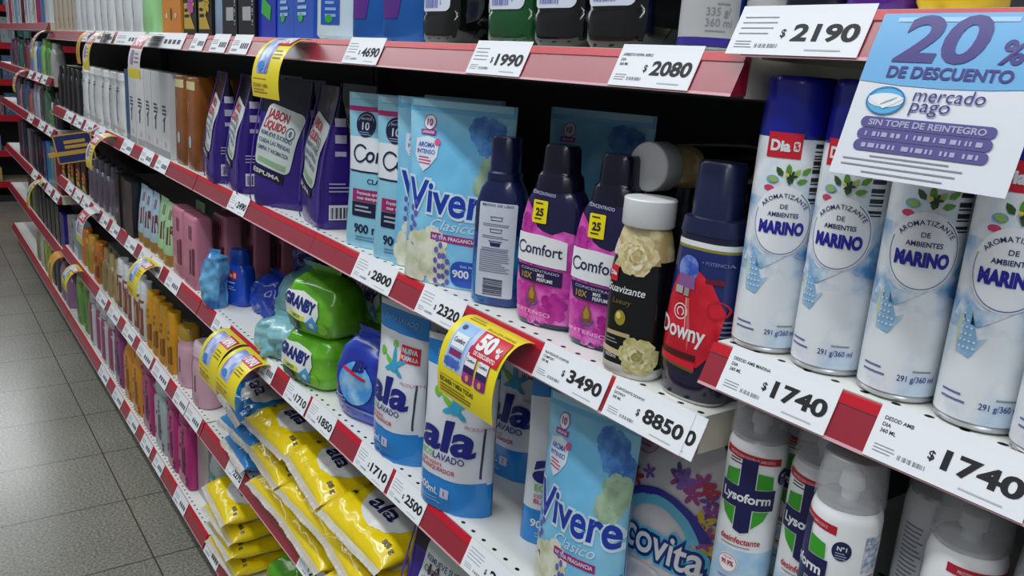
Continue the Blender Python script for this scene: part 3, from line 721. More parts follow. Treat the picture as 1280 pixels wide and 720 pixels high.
# (its two dark supports are built with the generic bottles below)
# ---------- stand-up pouches
LB = '#8fd0ee'
def make_vivere():
    t = thing('softener_pouch', '', 'pouch', group='light blue softener pouches')
    P = Pouch(.150, .226, .056, 3, .0030, waist=.04); mb = MB()
    body = M('#74c3ee', FILM, coat=.2, mix=('#9fdcf6', 9, .42, .62)); top = M('#6fc0ec', FILM, coat=.2)
    P.build(mb, lambda k, v: top if v > P.h * .93 else body)
    def d(sh, mt, off=.0005, du=.007): mb.decal(sh, P.front, mt, off, du, .012)
    for cx, cy, r in ((.045, .188, .022), (.060, .172, .018), (.030, .196, .016)): d(flower(cx, cy, r, 7, .9, cx * 900), M('#5f9fe0', .3, mix=('#3f74c8', 70, .4, .6)), .0005 + abs(cx) * .004)
    for cx, cy, r in ((.058, .150, .020), (.050, .130, .018)): d(flower(cx, cy, r, 7, .9, cx * 900), M('#b4cfb0', .35, mix=('#98b898', 70, .4, .6)), .0008 + cx * .003)
    for cx, cy, r, a in ((-.038, .036, .030, 0), (-.020, .048, .026, 30), (-.048, .020, .026, 60), (-.012, .022, .022, 15)): d(flower(cx, cy, r, 6, 1.0, a), M('#e9ead6', .35, mix=('#c9cfa6', 45, .45, .65)), .0006 + (a + 1) * .000006)
    pl = M('#6a63b8', .35)
    for x0, y0, n in ((-.008, .006, 9), (-.052, .066, 6), (.004, .0, 7)):
        d(merge(*[ell(x0 + (.003 if i % 2 else -.003), y0 + i * .0066, .0034, .0040, 8) for i in range(n)]), pl, .0012)
    d(leaf(.056, .012, .05, .006, 70), M('#2f7db0', .35), .0007); d(leaf(.030, .010, .05, .005, 55), M('#3f8fc4', .35), .0008)
    d(ell(-.042, .199, .0095), M('#eef0f6', .35), .0009); d(arc(-.042, .199, .0085, .0095, 0, 360, 20), M('#a6358c', .35), .0011); d(text('10', .0075, -.042, .1955, 'c', .03), M('#a6358c', .35), .0012)
    d(poly((-.054, .190), (-.030, .190), (-.031, .184), (-.053, .184)), M('#a6358c', .35), .0014); d(text('UNIDADES', .0028, -.042, .1856, 'c', .02, 0, 0, .018), WHITE, .0017)
    d(poly((-.060, .178), (-.042, .182), (-.023, .178), (-.024, .158), (-.033, .146), (-.042, .139), (-.052, .147), (-.060, .158)), M('#dfe9f6', .35), .0009)
    d(text('AROMA', .0056, -.042, .169, 'c', .02, 0, 0, .026), M('#3158b4', .35), .0013); d(text('INTENSO', .0050, -.042, .161, 'c', .02, 0, 0, .029), M('#3158b4', .35), .0013); d(lines(-.053, .157, -.031, 3, .0036, .0015), M('#c9476f', .35), .0013)
    d(ell(-.026, .176, .0045), M('#dd5d90', .35), .0012)
    glow = M('#d4ecf9', .35)
    V = text('Vivere', .0380, .002, .0895, 'c', .07, 0, -2, .143); d(V, glow, .0009)
    V = text('Vivere', .0365, .002, .0905, 'c', .022, 0, -2, .136); d(V, M('#1e3fae', .3), .0012)
    d(text('Clasico', .0125, .010, .071, 'c', .0, .35, 0, .066), M('#d8e6f2', .4), .0010)
    d(poly((-.022, .0665), (.046, .0655), (.046, .0560), (-.022, .0570)), M('#a6287f', .35), .0009); d(text('NUEVA FRAGANCIA', .0044, .012, .0592, 'c', .02, 0, 0, .062), WHITE, .0012)
    d(rrect(.012, .003, .058, .036, .012), M('#2c55bd', .35), .0014); d(text('900 ml', .0092, .035, .0155, 'c', .03, 0, 0, .039), WHITE, .0018); d(text('Cont. Neto', .0030, .035, .0285, 'c'), WHITE, .0018)
    mb.build('body', t)
    mb = MB(); mb.decal(rect(-.071, .2175, .071, .2255), P.front, M('#a9dcf2', .2), .0008, .02, .02); mb.build('top_seal', t)
    return t
vv = make_vivere(); vv.location = (-.876, .056, ZC); vv.rotation_euler.z = rad(27); vv['label'] = 'light blue softener pouch with dark blue lettering, partly behind the backward-turned bottle'
dup(vv, 'light blue softener pouch seen edge-on just behind the front lettered pouch', (-.930, .070, ZC), 32, scale=(1, .3, 1))
dup(vv, 'dim light blue softener pouch deep in the back row above the blue bottle', (-.80, .215, ZC), 20)
dup(vv, 'light blue softener pouch on the lower shelf beside the flowered white pouch', (-.586, .052, ZD), 12, scale=(.78, 1, 1))
def make_comfort_pouch():
    t = thing('softener_pouch', '', 'pouch', group='pale blue classic softener pouches')
    P = Pouch(.135, .222, .046, 8, .0022, waist=.06); mb = MB()
    lb = M('#8ecbe2', FILM, coat=.2); wt = M('#e4e9ee', FILM, coat=.2); mg = M('#b03070', .3)
    vs = [0, .01, .025, .04, .055, .07, .085, .100, .112, .125, .137, .150, .160, .172, .182, .190, .196, .203, .210, .218, .222]
    P.build(mb, lambda k, v: mg if .196 < v < .203 else (wt if .112 < v < .160 else lb), vs=vs)
    def d(sh, mt, off=.0005, du=.007): mb.decal(sh, P.front, mt, off, du, .012)
    nv = M('#1b1f45', .35)
    d(text('RESISTE MAS', .004, .0, .1978, 'c', .01), WHITE, .0008)
    d(ell(-.034, .178, .017, .018, 24), nv, .0008); d(text('10', .0105, -.034, .1705, 'c', .02), M('#cfd6e6', .4), .0012); d(arc(-.034, .178, .0135, .0143, 20, 160, 14), M('#aab4cc', .4), .0012); d(text('PROTEGE', .0028, -.034, .1845, 'c', .01), M('#cfd6e6', .4), .0012); d(lines(-.045, .1675, -.023, 2, .003, .0012), M('#8d97b6', .4), .0012)
    d(poly((-.066, .110), (.066, .110), (.066, .1125), (-.066, .1125)), nv, .0007)
    d(arc(-.040, .137, .0105, .0132, 35, 335, 22), nv, .0010); d(text('omfort', .022, -.0295, .126, 'l', .012, .08, 0, .090), nv, .0010)
    d(text('CLASICO', .0070, .0, .095, 'c', .015, 0, 0, .046), nv, .0008)
    d(rect(-.050, .068, .055, .086), M('#a3246e', .35), .0008); d(text('Fragancia que dura', .0046, -.040, .0785, 'l', .015), WHITE, .0012); d(text('mas tiempo en tu ropa', .0046, -.040, .0715, 'l', .015, 0, 0, .074), WHITE, .0012)
    d(rect(-.050, .046, .055, .067), M('#1a1d38', .35), .0008); d(rect(-.006, .047, -.0054, .066), M('#7a80a0', .4), .0011); d(lines(-.044, .062, -.012, 2, .006, .0026), M('#aab0c8', .4), .0011); d(ell(.006, .057, .006), M('#c7cbdc', .4), .0011); d(lines(.018, .062, .046, 2, .006, .0026), M('#aab0c8', .4), .0011)
    d(text('900 ml', .0120, -.020, .0225, 'c', .03, 0, 0, .050), nv, .0008); d(lines(-.042, .017, .002, 2, .0045, .0018), M('#5c88a8', .4), .0008)
    for cx, cy, r in ((.036, .020, .020), (.050, .035, .018), (.044, .006, .016), (.054, .055, .012)): d(flower(cx, cy, r, 6, .95, cx * 700), M('#2f6fc0', .3, mix=('#7fb4e4', 60, .45, .65)), .0008 + cx * .002)
    mb.build('body', t)
    mb = MB(); mb.decal(rect(-.063, .2135, .063, .2215), P.front, M('#a7d6e6', .2), .0008, .02, .02); mb.build('top_seal', t)
    return t
cp = make_comfort_pouch(); cp.location = (-1.085, .067, ZC); cp.rotation_euler.z = rad(34); cp['label'] = 'pale blue classic softener pouch next to the last purple pouch'
dup(cp, 'pale blue classic softener pouch squeezed beside the larger light blue pouch', (-.994, .068, ZC), 36)
dup(cp, 'pale blue classic softener pouch hidden in the back row', (-1.10, .20, ZC), 34)

def make_ala():
    t = thing('laundry_pouch', '', 'pouch', group='blue and white laundry pouches')
    P = Pouch(.108, .226, .058, 13, .0034, waist=.03); mb = MB()
    bl = M('#2387d6', FILM, coat=.2); wt = M('#dfe3ea', FILM, coat=.2); sil = M('#cfd4da', .25, .3)
    vs = [0, .008, .016, .024, .032, .040, .046, .060, .075, .09, .105, .12, .135, .15, .165, .178, .186, .194, .202, .210, .217, .226]
    P.build(mb, lambda k, v: sil if v > .217 else (bl if (v < .046 or v > .186) else wt), vs=vs)
    def d(sh, mt, off=.0006, du=.007): mb.decal(sh, P.front, mt, off, du, .012)
    nv = M('#1c2380', .3); tl = M('#3aa6cf', .3); gr = M('#79c143', .3)
    d(poly((-.059, .044), (-.03, .043), (.0, .0445), (.03, .047), (.059, .050), (.059, .046), (-.059, .046)), bl, .0006)
    d(text('ala', .0390, -.004, .0835, 'c', .034, .10, 0, .086), nv, .0010)
    d(rect(.012, .150, .046, .174), RED, .0012); d(text('NUEVA', .0072, .029, .1635, 'c', .03, 0, 0, .028), WHITE, .0016); d(text('FORMULA', .0060, .029, .1535, 'c', .03, 0, 0, .030), WHITE, .0016)
    d(xf(lines(0, 0, .085, 1, .003, .0022), .044, .055, 1, 90), M('#3a3d55', .4), .0008)
    for a, L, c in ((100, .030, tl), (35, .034, tl), (150, .028, gr), (200, .020, tl), (325, .022, tl)): d(leaf(.004, .140, L, .0040, a), c, .0012)
    d(ell(-.026, .156, .0065), gr, .0013); d(ell(.026, .163, .006), tl, .0013); d(ell(-.002, .171, .005), gr, .0013); d(ell(.004, .140, .008), tl, .0014)
    d(text('PARA LAVADO', .0075, .0, .2, 'c', .01, 0, 0, .07), M('#7fbbe8', .35), .0012)
    d(text('ECO', .0075, -.044, .071, 'l', .02), gr, .0010); d(text('LAVADO', .0085, -.022, .0705, 'l', .01), nv, .0010)
    d(text('CON AGENTE', .0042, -.044, .062, 'l', .02), M('#c5304e', .35), .0010); d(text('BLANQUEADOR', .0055, -.044, .0545, 'l', .02), M('#c5304e', .35), .0010)
    d(text('900mL', .0095, -.046, .024, 'l', .02, 0, -4, .036), WHITE, .0010); d(xf(rect(0, 0, .013, .013), -.006, .0205, 1, -4), M('#c9cbe0', .35), .0010); d(text('1', .007, .0005, .0235, 'c', .02), M('#8a4a8a', .35), .0013)
    d(lines(-.040, .016, -.004, 2, .004, .0015), M('#8cc0ea', .35), .0010)
    d(text('PRODUCTO', .0045, .038, .118, 'c', .0), M('#c07a90', .35), .0010)
    def b(sh, mt, off=.0006): mb.decal(sh, P.back, mt, off, .007, .012)
    b(rect(-.034, .142, .010, .168), RED, .0008); b(text('NUEVA', .0078, -.012, .157, 'c', .03), WHITE, .0012); b(text('FORMULA', .0062, -.012, .147, 'c', .03, 0, 0, .036), WHITE, .0012)
    b(xf(lines(0, 0, .075, 1, .003, .0022), .020, .055, 1, 90), M('#3a3d55', .4), .0008); b(lines(-.045, .13, .0, 12, .0058, .0015), M('#c3c7d0', .4), .0008)
    mb.build('body', t)
    mb = MB(); mb.decal(rect(-.051, .2175, .051, .2255), P.front, M('#dfe2e6', .3), .0008, .02, .02); mb.decal(rect(-.051, .2175, .051, .2255), P.back, M('#dfe2e6', .3), .0008, .02, .02); mb.build('top_seal', t)
    return t
al = make_ala(); al.location = (-.985, .048, ZD); al.rotation_euler.z = rad(10); al['label'] = 'blue and white laundry pouch with a red patch beside the glossy blue bag'
dup(al, 'blue and white laundry pouch behind the one beside the glossy blue bag', (-1.00, .125, ZD), 10)
dup(al, 'blue and white laundry pouch half covered by the hanging yellow discount flag', (-.822, .043, ZD), 24)
dup(al, 'blue and white laundry pouch in shade beside the light blue softener pouch', (-.690, .118, ZD), 60)
dup(al, 'blue and white laundry pouch in the back row behind the flag', (-.86, .165, ZD), 18)
def make_ecovita():
    t = thing('laundry_pouch', 'white laundry pouch printed with pink and purple flowers, at the unit end', 'pouch', (-.530, .125, ZD), 6)
    P = Pouch(.138, .228, .062, 21, .0022, waist=.02, shoulder=.034, prof=[(0, .92), (.1, 1), (.3, .97), (.55, .78), (.78, .5), (.9, .26), (.97, .06), (1, .03)]); mb = MB(); wt = M('#ded9dc', FILM, coat=.2)
    P.build(mb, lambda k, v: wt)
    def d(sh, mt, off=.0006, du=.007): mb.decal(sh, P.front, mt, off, du, .012)
    r = random.Random(4); cols = ('#b4458f', '#7b4a9c', '#c93a4a', '#5b4a8c', '#d9c043', '#a64fa0', '#8a5fb4')
    for i in range(34):
        a = r.uniform(-40, 190); q = r.uniform(.052, .074); cx, cy = .004 + q * math.cos(rad(a)) * .95, .098 + q * math.sin(rad(a)) * 1.2
        if abs(cx) < .066 and 0 < cy < .205: d(flower(cx, cy, r.uniform(.008, .014), 5, .5, r.uniform(0, 90)), M(cols[i % 7], .35), .0008 + .00003 * i)
    d(ell(-.03, .190, .016), M('#d6b9c8', .35), .0016); d(arc(-.03, .190, .0148, .0158, 0, 360, 20), M('#a8668c', .35), .0019); d(lines(-.040, .196, -.02, 4, .0042, .002), M('#a8668c', .35), .0019)
    d(arc(.002, .090, .050, .062, 20, 160, 24, .9), M('#3c3aa0', .3), .0022); d(arc(.002, .090, .040, .051, 18, 162, 24, .95), M('#6fc4e4', .3), .0023)
    d(text('ecovita', .034, .002, .072, 'c', .13, 0, -2, .124), M('#58c0e6', .3), .0025); d(text('ecovita', .033, .002, .0725, 'c', .085, 0, -2, .117), M('#16307c', .3), .0029); d(text('ecovita', .032, .002, .073, 'c', .015, 0, -2, .112), WHITE, .0033)
    d(ell(-.01, .035, .040, .026), M('#ece6ea', .35, mix=('#cfc6cc', 40, .45, .6)), .0020)
    mb.build('body', t)
    mb = MB(); mb.decal(rect(-.034, .2195, .034, .2275), P.front, M('#e6e2e4', .25), .0008, .02, .02); mb.build('top_seal', t)
make_ecovita()

# ---------- purple gusset bags
def make_purple(W, D, H, name, group, big=False):
    t = thing(name, '', 'pouch', group=group)
    B = Body([(0, W * .96, D * .94), (.012, W, D), (H * .30, W * .99, D * .95), (H * .55, W * .97, D * .72), (H * .78, W * .95, D * .36), (H * .93, W * .94, .008), (H, W * .94, .005)], 4.2, .0045, 4 if big else 2)
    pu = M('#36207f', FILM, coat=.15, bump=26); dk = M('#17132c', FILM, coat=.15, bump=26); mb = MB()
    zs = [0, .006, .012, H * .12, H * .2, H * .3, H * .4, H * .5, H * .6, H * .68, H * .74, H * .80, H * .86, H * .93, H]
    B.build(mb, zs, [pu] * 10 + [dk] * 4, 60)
    mb.build('body', t)
    mb = MB(); ed = M('#5d4ba6', .25)  # seam edges in paler purple, the edge highlight painted into their colour
    for sx in (-1, 1):
        pts = []
        for z in zs:
            a, b = B.dim(z); pts.append((sx * a * .955, -b * .95, z))
        mb.tube(pts, .0013, ed, 6)
    mb.build('side_seam_highlight', t)
    mb = MB(); lab = M('#c9d3cf', .35)
    def d(sh, mt, off=.0012): mb.decal(sh, B.front, mt, off, .008, .012)
    k = W / .13; v0 = H * .27
    k = k if big else k * 1.22
    TI = -6 if big else -12
    d(xf(rrect(-.038, -.046, .038, .046, .010), 0, v0 + .052 * k, k, TI), lab, .0016)
    tx = lambda s, h, x, y, al, b, w, c: d(xf(text(s, h, x, y, al, b, 0, 0, w), 0, v0 + .052 * k, k, TI), c, .0022)
    if not big:
        tx('JABON', .0125, -.034, .026, 'l', .03, .044, M('#b3263c', .4)); tx('LIQUIDO', .0110, -.034, .0105, 'l', .03, .044, M('#b3263c', .4))
        d(xf(arc(.022, .014, .008, .0095, 0, 360, 16), 0, v0 + .052 * k, k, TI), M('#39507a', .4), .0022); tx('8', .008, .022, .0102, 'c', .02, None, M('#39507a', .4))
    else:
        tx('3L', .0135, -.034, -.030, 'l', .03, None, M('#26324e', .4))
    for i, s in enumerate(('REMUEVE SUCIEDAD', 'CUIDA LAS PRENDAS', 'LIMPIA Y AROMATIZA')): tx(s, .0060, -.034, (.000 if not big else .024) - i * .0115, 'l', .015, .064, M('#4c5f84', .4))
    d(xf(rect(-.030, -.042, .030, -.034), 0, v0 + .052 * k, k, TI), M('#8fb08a', .4), .0020)
    d(xf(rect(-.038, -.062, .030, -.049), 0, v0 + .052 * k, k, TI), M('#15131f', .4), .0014); tx('ESPUMA', .0060, -.034, -.0585, 'l', .03, .058, M('#c9ccd8', .4))
    if big:
        d(text('JABON', .020, .01, H * .62, 'c', .03, 0, -6, .11), M('#5e2531', .4), .0016); d(text('LIQUIDO', .020, .01, H * .53, 'c', .03, 0, -6, .12), M('#5e2531', .4), .0016)
    sd = lambda sh, mt, off=.0010: mb.decal(sh, B.side, mt, off, .008, .02)
    for i in range(3): sd(rect(-D * .12, H * (.50 + .115 * i), D * .12, H * (.50 + .115 * i) + .013), M('#b7b3cc', .4))
    sd(rect(-D * .24, .016, D * .24, .040), M('#d7d6e2', .4), .0009); sd(bars(-D * .2, .018, D * .2, .036, 10), INK, .0013); sd(lines(-D * .24, .075, D * .2, 3, .006, .0022), M('#a9a4c6', .4))
    mb.build('label', t)
    return t
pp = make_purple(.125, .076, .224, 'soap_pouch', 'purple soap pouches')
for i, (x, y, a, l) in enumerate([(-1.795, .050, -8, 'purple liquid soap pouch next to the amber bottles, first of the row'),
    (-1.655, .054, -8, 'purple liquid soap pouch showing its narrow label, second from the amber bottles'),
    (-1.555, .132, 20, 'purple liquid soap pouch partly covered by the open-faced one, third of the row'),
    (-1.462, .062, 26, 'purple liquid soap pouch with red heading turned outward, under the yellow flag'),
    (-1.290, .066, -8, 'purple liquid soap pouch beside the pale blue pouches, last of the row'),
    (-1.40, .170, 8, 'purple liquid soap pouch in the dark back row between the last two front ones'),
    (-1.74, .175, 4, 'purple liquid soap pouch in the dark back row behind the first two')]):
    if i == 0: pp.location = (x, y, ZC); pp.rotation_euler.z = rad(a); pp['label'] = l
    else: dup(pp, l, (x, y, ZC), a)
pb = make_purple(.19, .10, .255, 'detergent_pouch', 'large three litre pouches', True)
pb.location = (-.845, .075, ZE); pb.rotation_euler.z = rad(12); pb['label'] = 'large dark purple three litre pouch beside the yellow bags'

# ---------- pillow bags of washing powder
def make_powder(col, dark, name, group, seed, W=.182, L=.22, t_=.088):
    t = thing(name, '', 'bag', group=group)
    P = Pillow(W, L, t_, seed, .0090, 3.2); mb = MB()
    film = M(col, .2, coat=.3, bump=20); inkc = M(dark, .4)
    P.build(mb, lambda u, v: film)
    def d(sh, mt, off=.0007): mb.decal(sh, P.top, mt, off + .0009, .006, .006)
    d(ell(.010, -.026, .058, .056, 30), M('#e6e8e4', .25, coat=.2), .0008)
    d(text('ala', .027, .004, -.056, 'c', .03, .1, 0, .066), M('#1b1f5c', .35), .0013)
    d(rect(.020, -.012, .056, .003), RED, .0013); d(text('NUEVA', .006, .038, -.0075, 'c', .03), WHITE, .0017)
    for a, Lf, c in ((100, .018, '#3aa6cf'), (35, .02, '#79c143'), (160, .016, '#79c143')): d(leaf(-.024, -.016, Lf, .003, a), M(c, .35), .0013)
    d(lines(-.070, .082, -.012, 2, .007, .0034), inkc, .0009); d(text('JABON EN POLVO', .006, .036, .074, 'c', .02, 0, 0, .06), inkc, .0009)
    d(text('ala', .009, -.066, -.060, 'c', .03, .1), inkc, .0010); d(text('800 g', .008, .070, -.086, 'c', .03), inkc, .0010); d(xf(lines(0, 0, .05, 2, .006, .0022), -.070, -.030, 1, 80), inkc, .0009)
    mb.build('body', t)
    mb = MB(); P.fin(mb, M('#bdb9ae', .35), -1, .0105, .7); mb.build('crimped_seal', t)
    mb = MB(); P.fin(mb, M('#d9d8d4', .3), 1, .012, .2); mb.build('crimped_seal', t)
    return t
yb = make_powder('#f0d416', '#3d3420', 'powder_bag', 'yellow washing powder bags', 5)
def place(o, x, y, z, yaw=0, tx=0, ty=0):
    o.location = (x, y, z); o.rotation_euler = (rad(tx), rad(ty), rad(yaw))
first = True
for x, y, z, a, tx, ty, l in [
    (-1.735, .115, ZF, 2, 0, 0, 'yellow washing powder bag at the bottom of the stack on the lowest shelf'),
    (-1.730, .112, ZF + .045, -2, 0, 0, 'yellow washing powder bag second from the bottom on the lowest shelf'),
    (-1.738, .110, ZF + .090, 3, 2, 2, 'yellow washing powder bag second from the top on the lowest shelf'),
    (-1.742, .108, ZF + .135, -3, 3, 3, 'yellow washing powder bag topmost on the lowest shelf'),
    (-1.425, .112, ZE, 2, 0, 0, 'yellow washing powder bag at the bottom of the stack beside the blue bags'),
    (-1.420, .108, ZE + .071, -3, 0, 0, 'yellow washing powder bag in the middle of the stack beside the blue bags'),
    (-1.430, .110, ZE + .142, 4, 5, 2, 'yellow washing powder bag topmost in the stack beside the blue bags'),
    (-1.238, .110, ZE, -2, 0, 0, 'yellow washing powder bag at the bottom of the middle stack'),
    (-1.240, .106, ZE + .071, 4, 0, 3, 'yellow washing powder bag second in the middle stack'),
    (-1.232, .112, ZE + .142, -4, 6, 4, 'yellow washing powder bag topmost in the middle stack'),
    (-1.050, .108, ZE, 2, 0, 0, 'yellow washing powder bag at the bottom of the stack beside the purple pouch'),
    (-1.045, .104, ZE + .071, -5, 3, 3, 'yellow washing powder bag second in the stack beside the purple pouch'),
    (-1.052, .108, ZE + .142, 5, 10, 5, 'yellow washing powder bag topmost in the stack beside the purple pouch')]:
    q = yb if first else dup(yb, l, (x, y, z)); q['label'] = l; first = False
    place(q, x, y, z, a, tx, ty)
    if z < ZE: q.scale = (1.05, 1, .52)
bb = make_powder('#2a8fdd', '#163a73', 'powder_bag', 'blue washing powder bags', 31, .172, .21, .058)
place(bb, -1.625, .112, ZE, -3); bb['label'] = 'blue washing powder bag at the bottom beside the yellow stack'
place(dup(bb, 'blue washing powder bag in the middle of the blue stack', (0, 0, 0)), -1.618, .108, ZE + .057, 5, 0, 2)
place(dup(bb, 'blue washing powder bag topmost, under the paired yellow flags', (0, 0, 0)), -1.630, .110, ZE + .114, -4, 6, 3)

# ---------- plump film bags on the middle shelf
def sack(name, label, cat, loc, yaw, W, D, H, col, seed, amp=.006, group=None, prints=None, tilt=0, e=3.6, bump=24, mixc=None):
    t = thing(name, label, cat, loc, yaw, group)
    B = Body([(0, W * .78, D * .72), (H * .06, W * .9, D * .88), (H * .25, W, D), (H * .6, W * .98, D * .95), (H * .82, W * .86, D * .74), (H * .94, W * .62, D * .40), (H, W * .46, D * .12)], e, amp, seed)
    mb = MB(); f = M(col, .2, coat=.3, bump=bump, mix=mixc)
    zs = [0, H * .02] + [H * (.06 + .88 * q / 26) for q in range(27)] + [H * .97, H]
    B.build(mb, zs, f, 84)
    if prints: prints(lambda sh, mt, off=.0012: mb.decal(sh, B.front, mt, off + .0012, .005, .005))
    mb.build('body', t)
    mb = MB(); n = 16; r0 = []; r1 = []
    for i in range(n + 1):
        x = W * .24 * (2 * i / n - 1); w = .003 * noise.noise(Vector((x * 60, seed, 1)))
        r0.append((x, w * .3, H - .002)); r1.append((x * 1.25, w + (.001 if i % 2 else -.001), H + .010))
    mb.V = r0 + r1; mb.F = [(i, i + 1, n + 2 + i, n + 1 + i) for i in range(n)]; mb.I = [mb.mi(f)] * n
    mb.build('top_seal', t)
    if tilt: t.rotation_euler = (rad(tilt), 0, rad(yaw))
    return t
def granby_print(d):
    wt = M('#e4e8e4', .25)
    d(merge(poly((-.058, .030), (.028, .026), (.036, .044), (.030, .066), (-.010, .076), (-.050, .072), (-.058, .052))), wt, .0012)
    d(text('GRANBY', .0185, -.013, .047, 'c', .06, .1, -7, .080), M('#1d2c7a', .3), .0018)
    d(poly((-.040, .040), (.004, .036), (.004, .028), (-.040, .032)), M('#d9df3c', .3), .0017); d(text('LIMON', .0055, -.018, .0315, 'c', .02), M('#4a7d2a', .3), .0021)
    d(poly((.008, .026), (.022, .040), (.036, .024), (.026, .012), (.012, .012)), M('#4aa3d8', .3), .0018); d(ell(.021, .023, .005), WHITE, .0022)
    d(rect(-.028, .006, -.012, .026), M('#2a2a66', .3), .0017); d(rect(-.046, .010, -.030, .027), M('#2f7f4a', .3), .0017); d(text('1', .009, -.020, .0115, 'c', .02), WHITE, .0021)
    d(ell(.040, .020, .010), M('#8ccf3a', .3), .0012)
GR = '#58a61c'
sack('detergent_bag', 'green detergent bag at the bottom of the front stack of two', 'bag', (-1.305, .062, ZD), 14, .136, .10, .102, GR, 3, .0069, 'green detergent bags', granby_print, mixc=('#7cc63a', 16, .4, .65))
sack('detergent_bag', 'green detergent bag on top of the front stack of two', 'bag', (-1.300, .068, ZD + .092), 18, .134, .10, .104, GR, 6, .0069, 'green detergent bags', granby_print, mixc=('#7cc63a', 16, .4, .65))
for x, y, z, l in ((-1.31, .19, ZD, 'green detergent bag in shadow behind the front stack, lower of two'), (-1.31, .19, ZD + .095, 'green detergent bag in shadow behind the front stack, upper of two')):
    sack('detergent_bag', l, 'bag', (x, y, z), 10, .122, .09, .098, GR, int(abs(x) * 100), .006, 'green detergent bags', granby_print, mixc=('#7cc63a', 16, .4, .65))
sack('film_bag', 'crumpled pale teal bag behind the green stack', 'bag', (-1.55, .165, ZD), 15, .20, .12, .135, '#86bcc6', 11, .020, None, None, bump=40, mixc=('#5e98a6', 12, .42, .6))
sack('film_bag', 'flattened pale teal bag lying in front of the crumpled one', 'bag', (-1.447, .055, ZD), 25, .12, .09, .075, '#8fc3cb', 15, .018, None, None, bump=40, mixc=('#6aa4b0', 12, .42, .6))
sack('film_bag', 'shiny dark blue bag beside the crumpled teal bag', 'bag', (-1.715, .135, ZD), 5, .12, .10, .085, '#1f3fae', 17, .012, 'dark blue film bags', None, bump=40)
sack('film_bag', 'shiny dark blue bag stacked in the shadow above its twin', 'bag', (-1.66, .21, ZD + .082), 5, .12, .10, .10, '#1b2c78', 19, .012, 'dark blue film bags', None, bump=40)
def blue_print(d):
    d(ell(.006, .066, .036, .034), M('#4f9fe6', .25, mix=('#9fd0f4', 30, .45, .65)), .0010)
    d(text('ARIAS', .013, .006, .083, 'c', .05, .25, 10, .058) if 0 else text('lis', .0150, .012, .088, 'c', .05, .25, 8, .030), M('#1a2670', .3), .0022)
    d(xf(rect(-.024, 0, .030, .005), 0, .080, 1, -10), RED, .0016)
    d(lines(-.040, .040, -.012, 2, .005, .0024), M('#aab8e0', .4), .0014); d(poly((-.055, .028), (.055, .020), (.055, .0235), (-.055, .0315)), M('#8f9cd8', .35), .0014)
sack('detergent_bag', 'glossy blue detergent bag with red stripe beside the green stack', 'bag', (-1.125, .072, ZD), 14, .118, .085, .135, '#20329c', 23, .006, None, blue_print, e=3.4, mixc=('#2f55c4', 14, .4, .62))
# wipes bottle with red logo, and crumpled pack beside it
t = thing('detergent_bottle', 'blue bottle with a small red logo at the start of the middle shelf', 'bottle', (-1.815, .085, ZD), 22)
B = Body([(0, .066, .044), (.004, .070, .048), (.06, .070, .048), (.085, .064, .044), (.094, .046, .036)], 3.2); mb = MB(); B.build(mb, [0, .004, .03, .06, .085, .094], M('#1d4fc4', .25, coat=.3)); mb.build('body', t)
mb = MB(); mb.decal(rrect(-.017, .062, .017, .079, .002), B.front, RED, .0008); mb.decal(text('Dia', .0085, -.006, .0665, 'c', .04), B.front, WHITE, .0012); mb.decal(rrect(.006, .065, .014, .076, .002), B.front, M('#e8b5b8', .4), .0012)
mb.decal(lines(-.020, .055, .020, 1, .005, .0032), B.front, M('#b8c6ea', .4), .0010); mb.decal(lines(-.012, .044, .014, 2, .005, .0022), B.front, M('#9fb2e2', .4), .0010); mb.build('label', t)
mb = MB(); C = Body([(.092, .048, .038), (.120, .046, .036), (.126, .040, .030)], 3); C.build(mb, [.092, .120, .1205, .126], M('#1a44a6', .3)); mb.build('cap', t)
sack('film_bag', 'crumpled light blue pack leaning at the start of the middle shelf', 'bag', (-1.815, .030, ZD), 30, .055, .05, .120, '#6fb4de', 27, .012, None, None, bump=50, mixc=('#2f6cb8', 18, .45, .6))

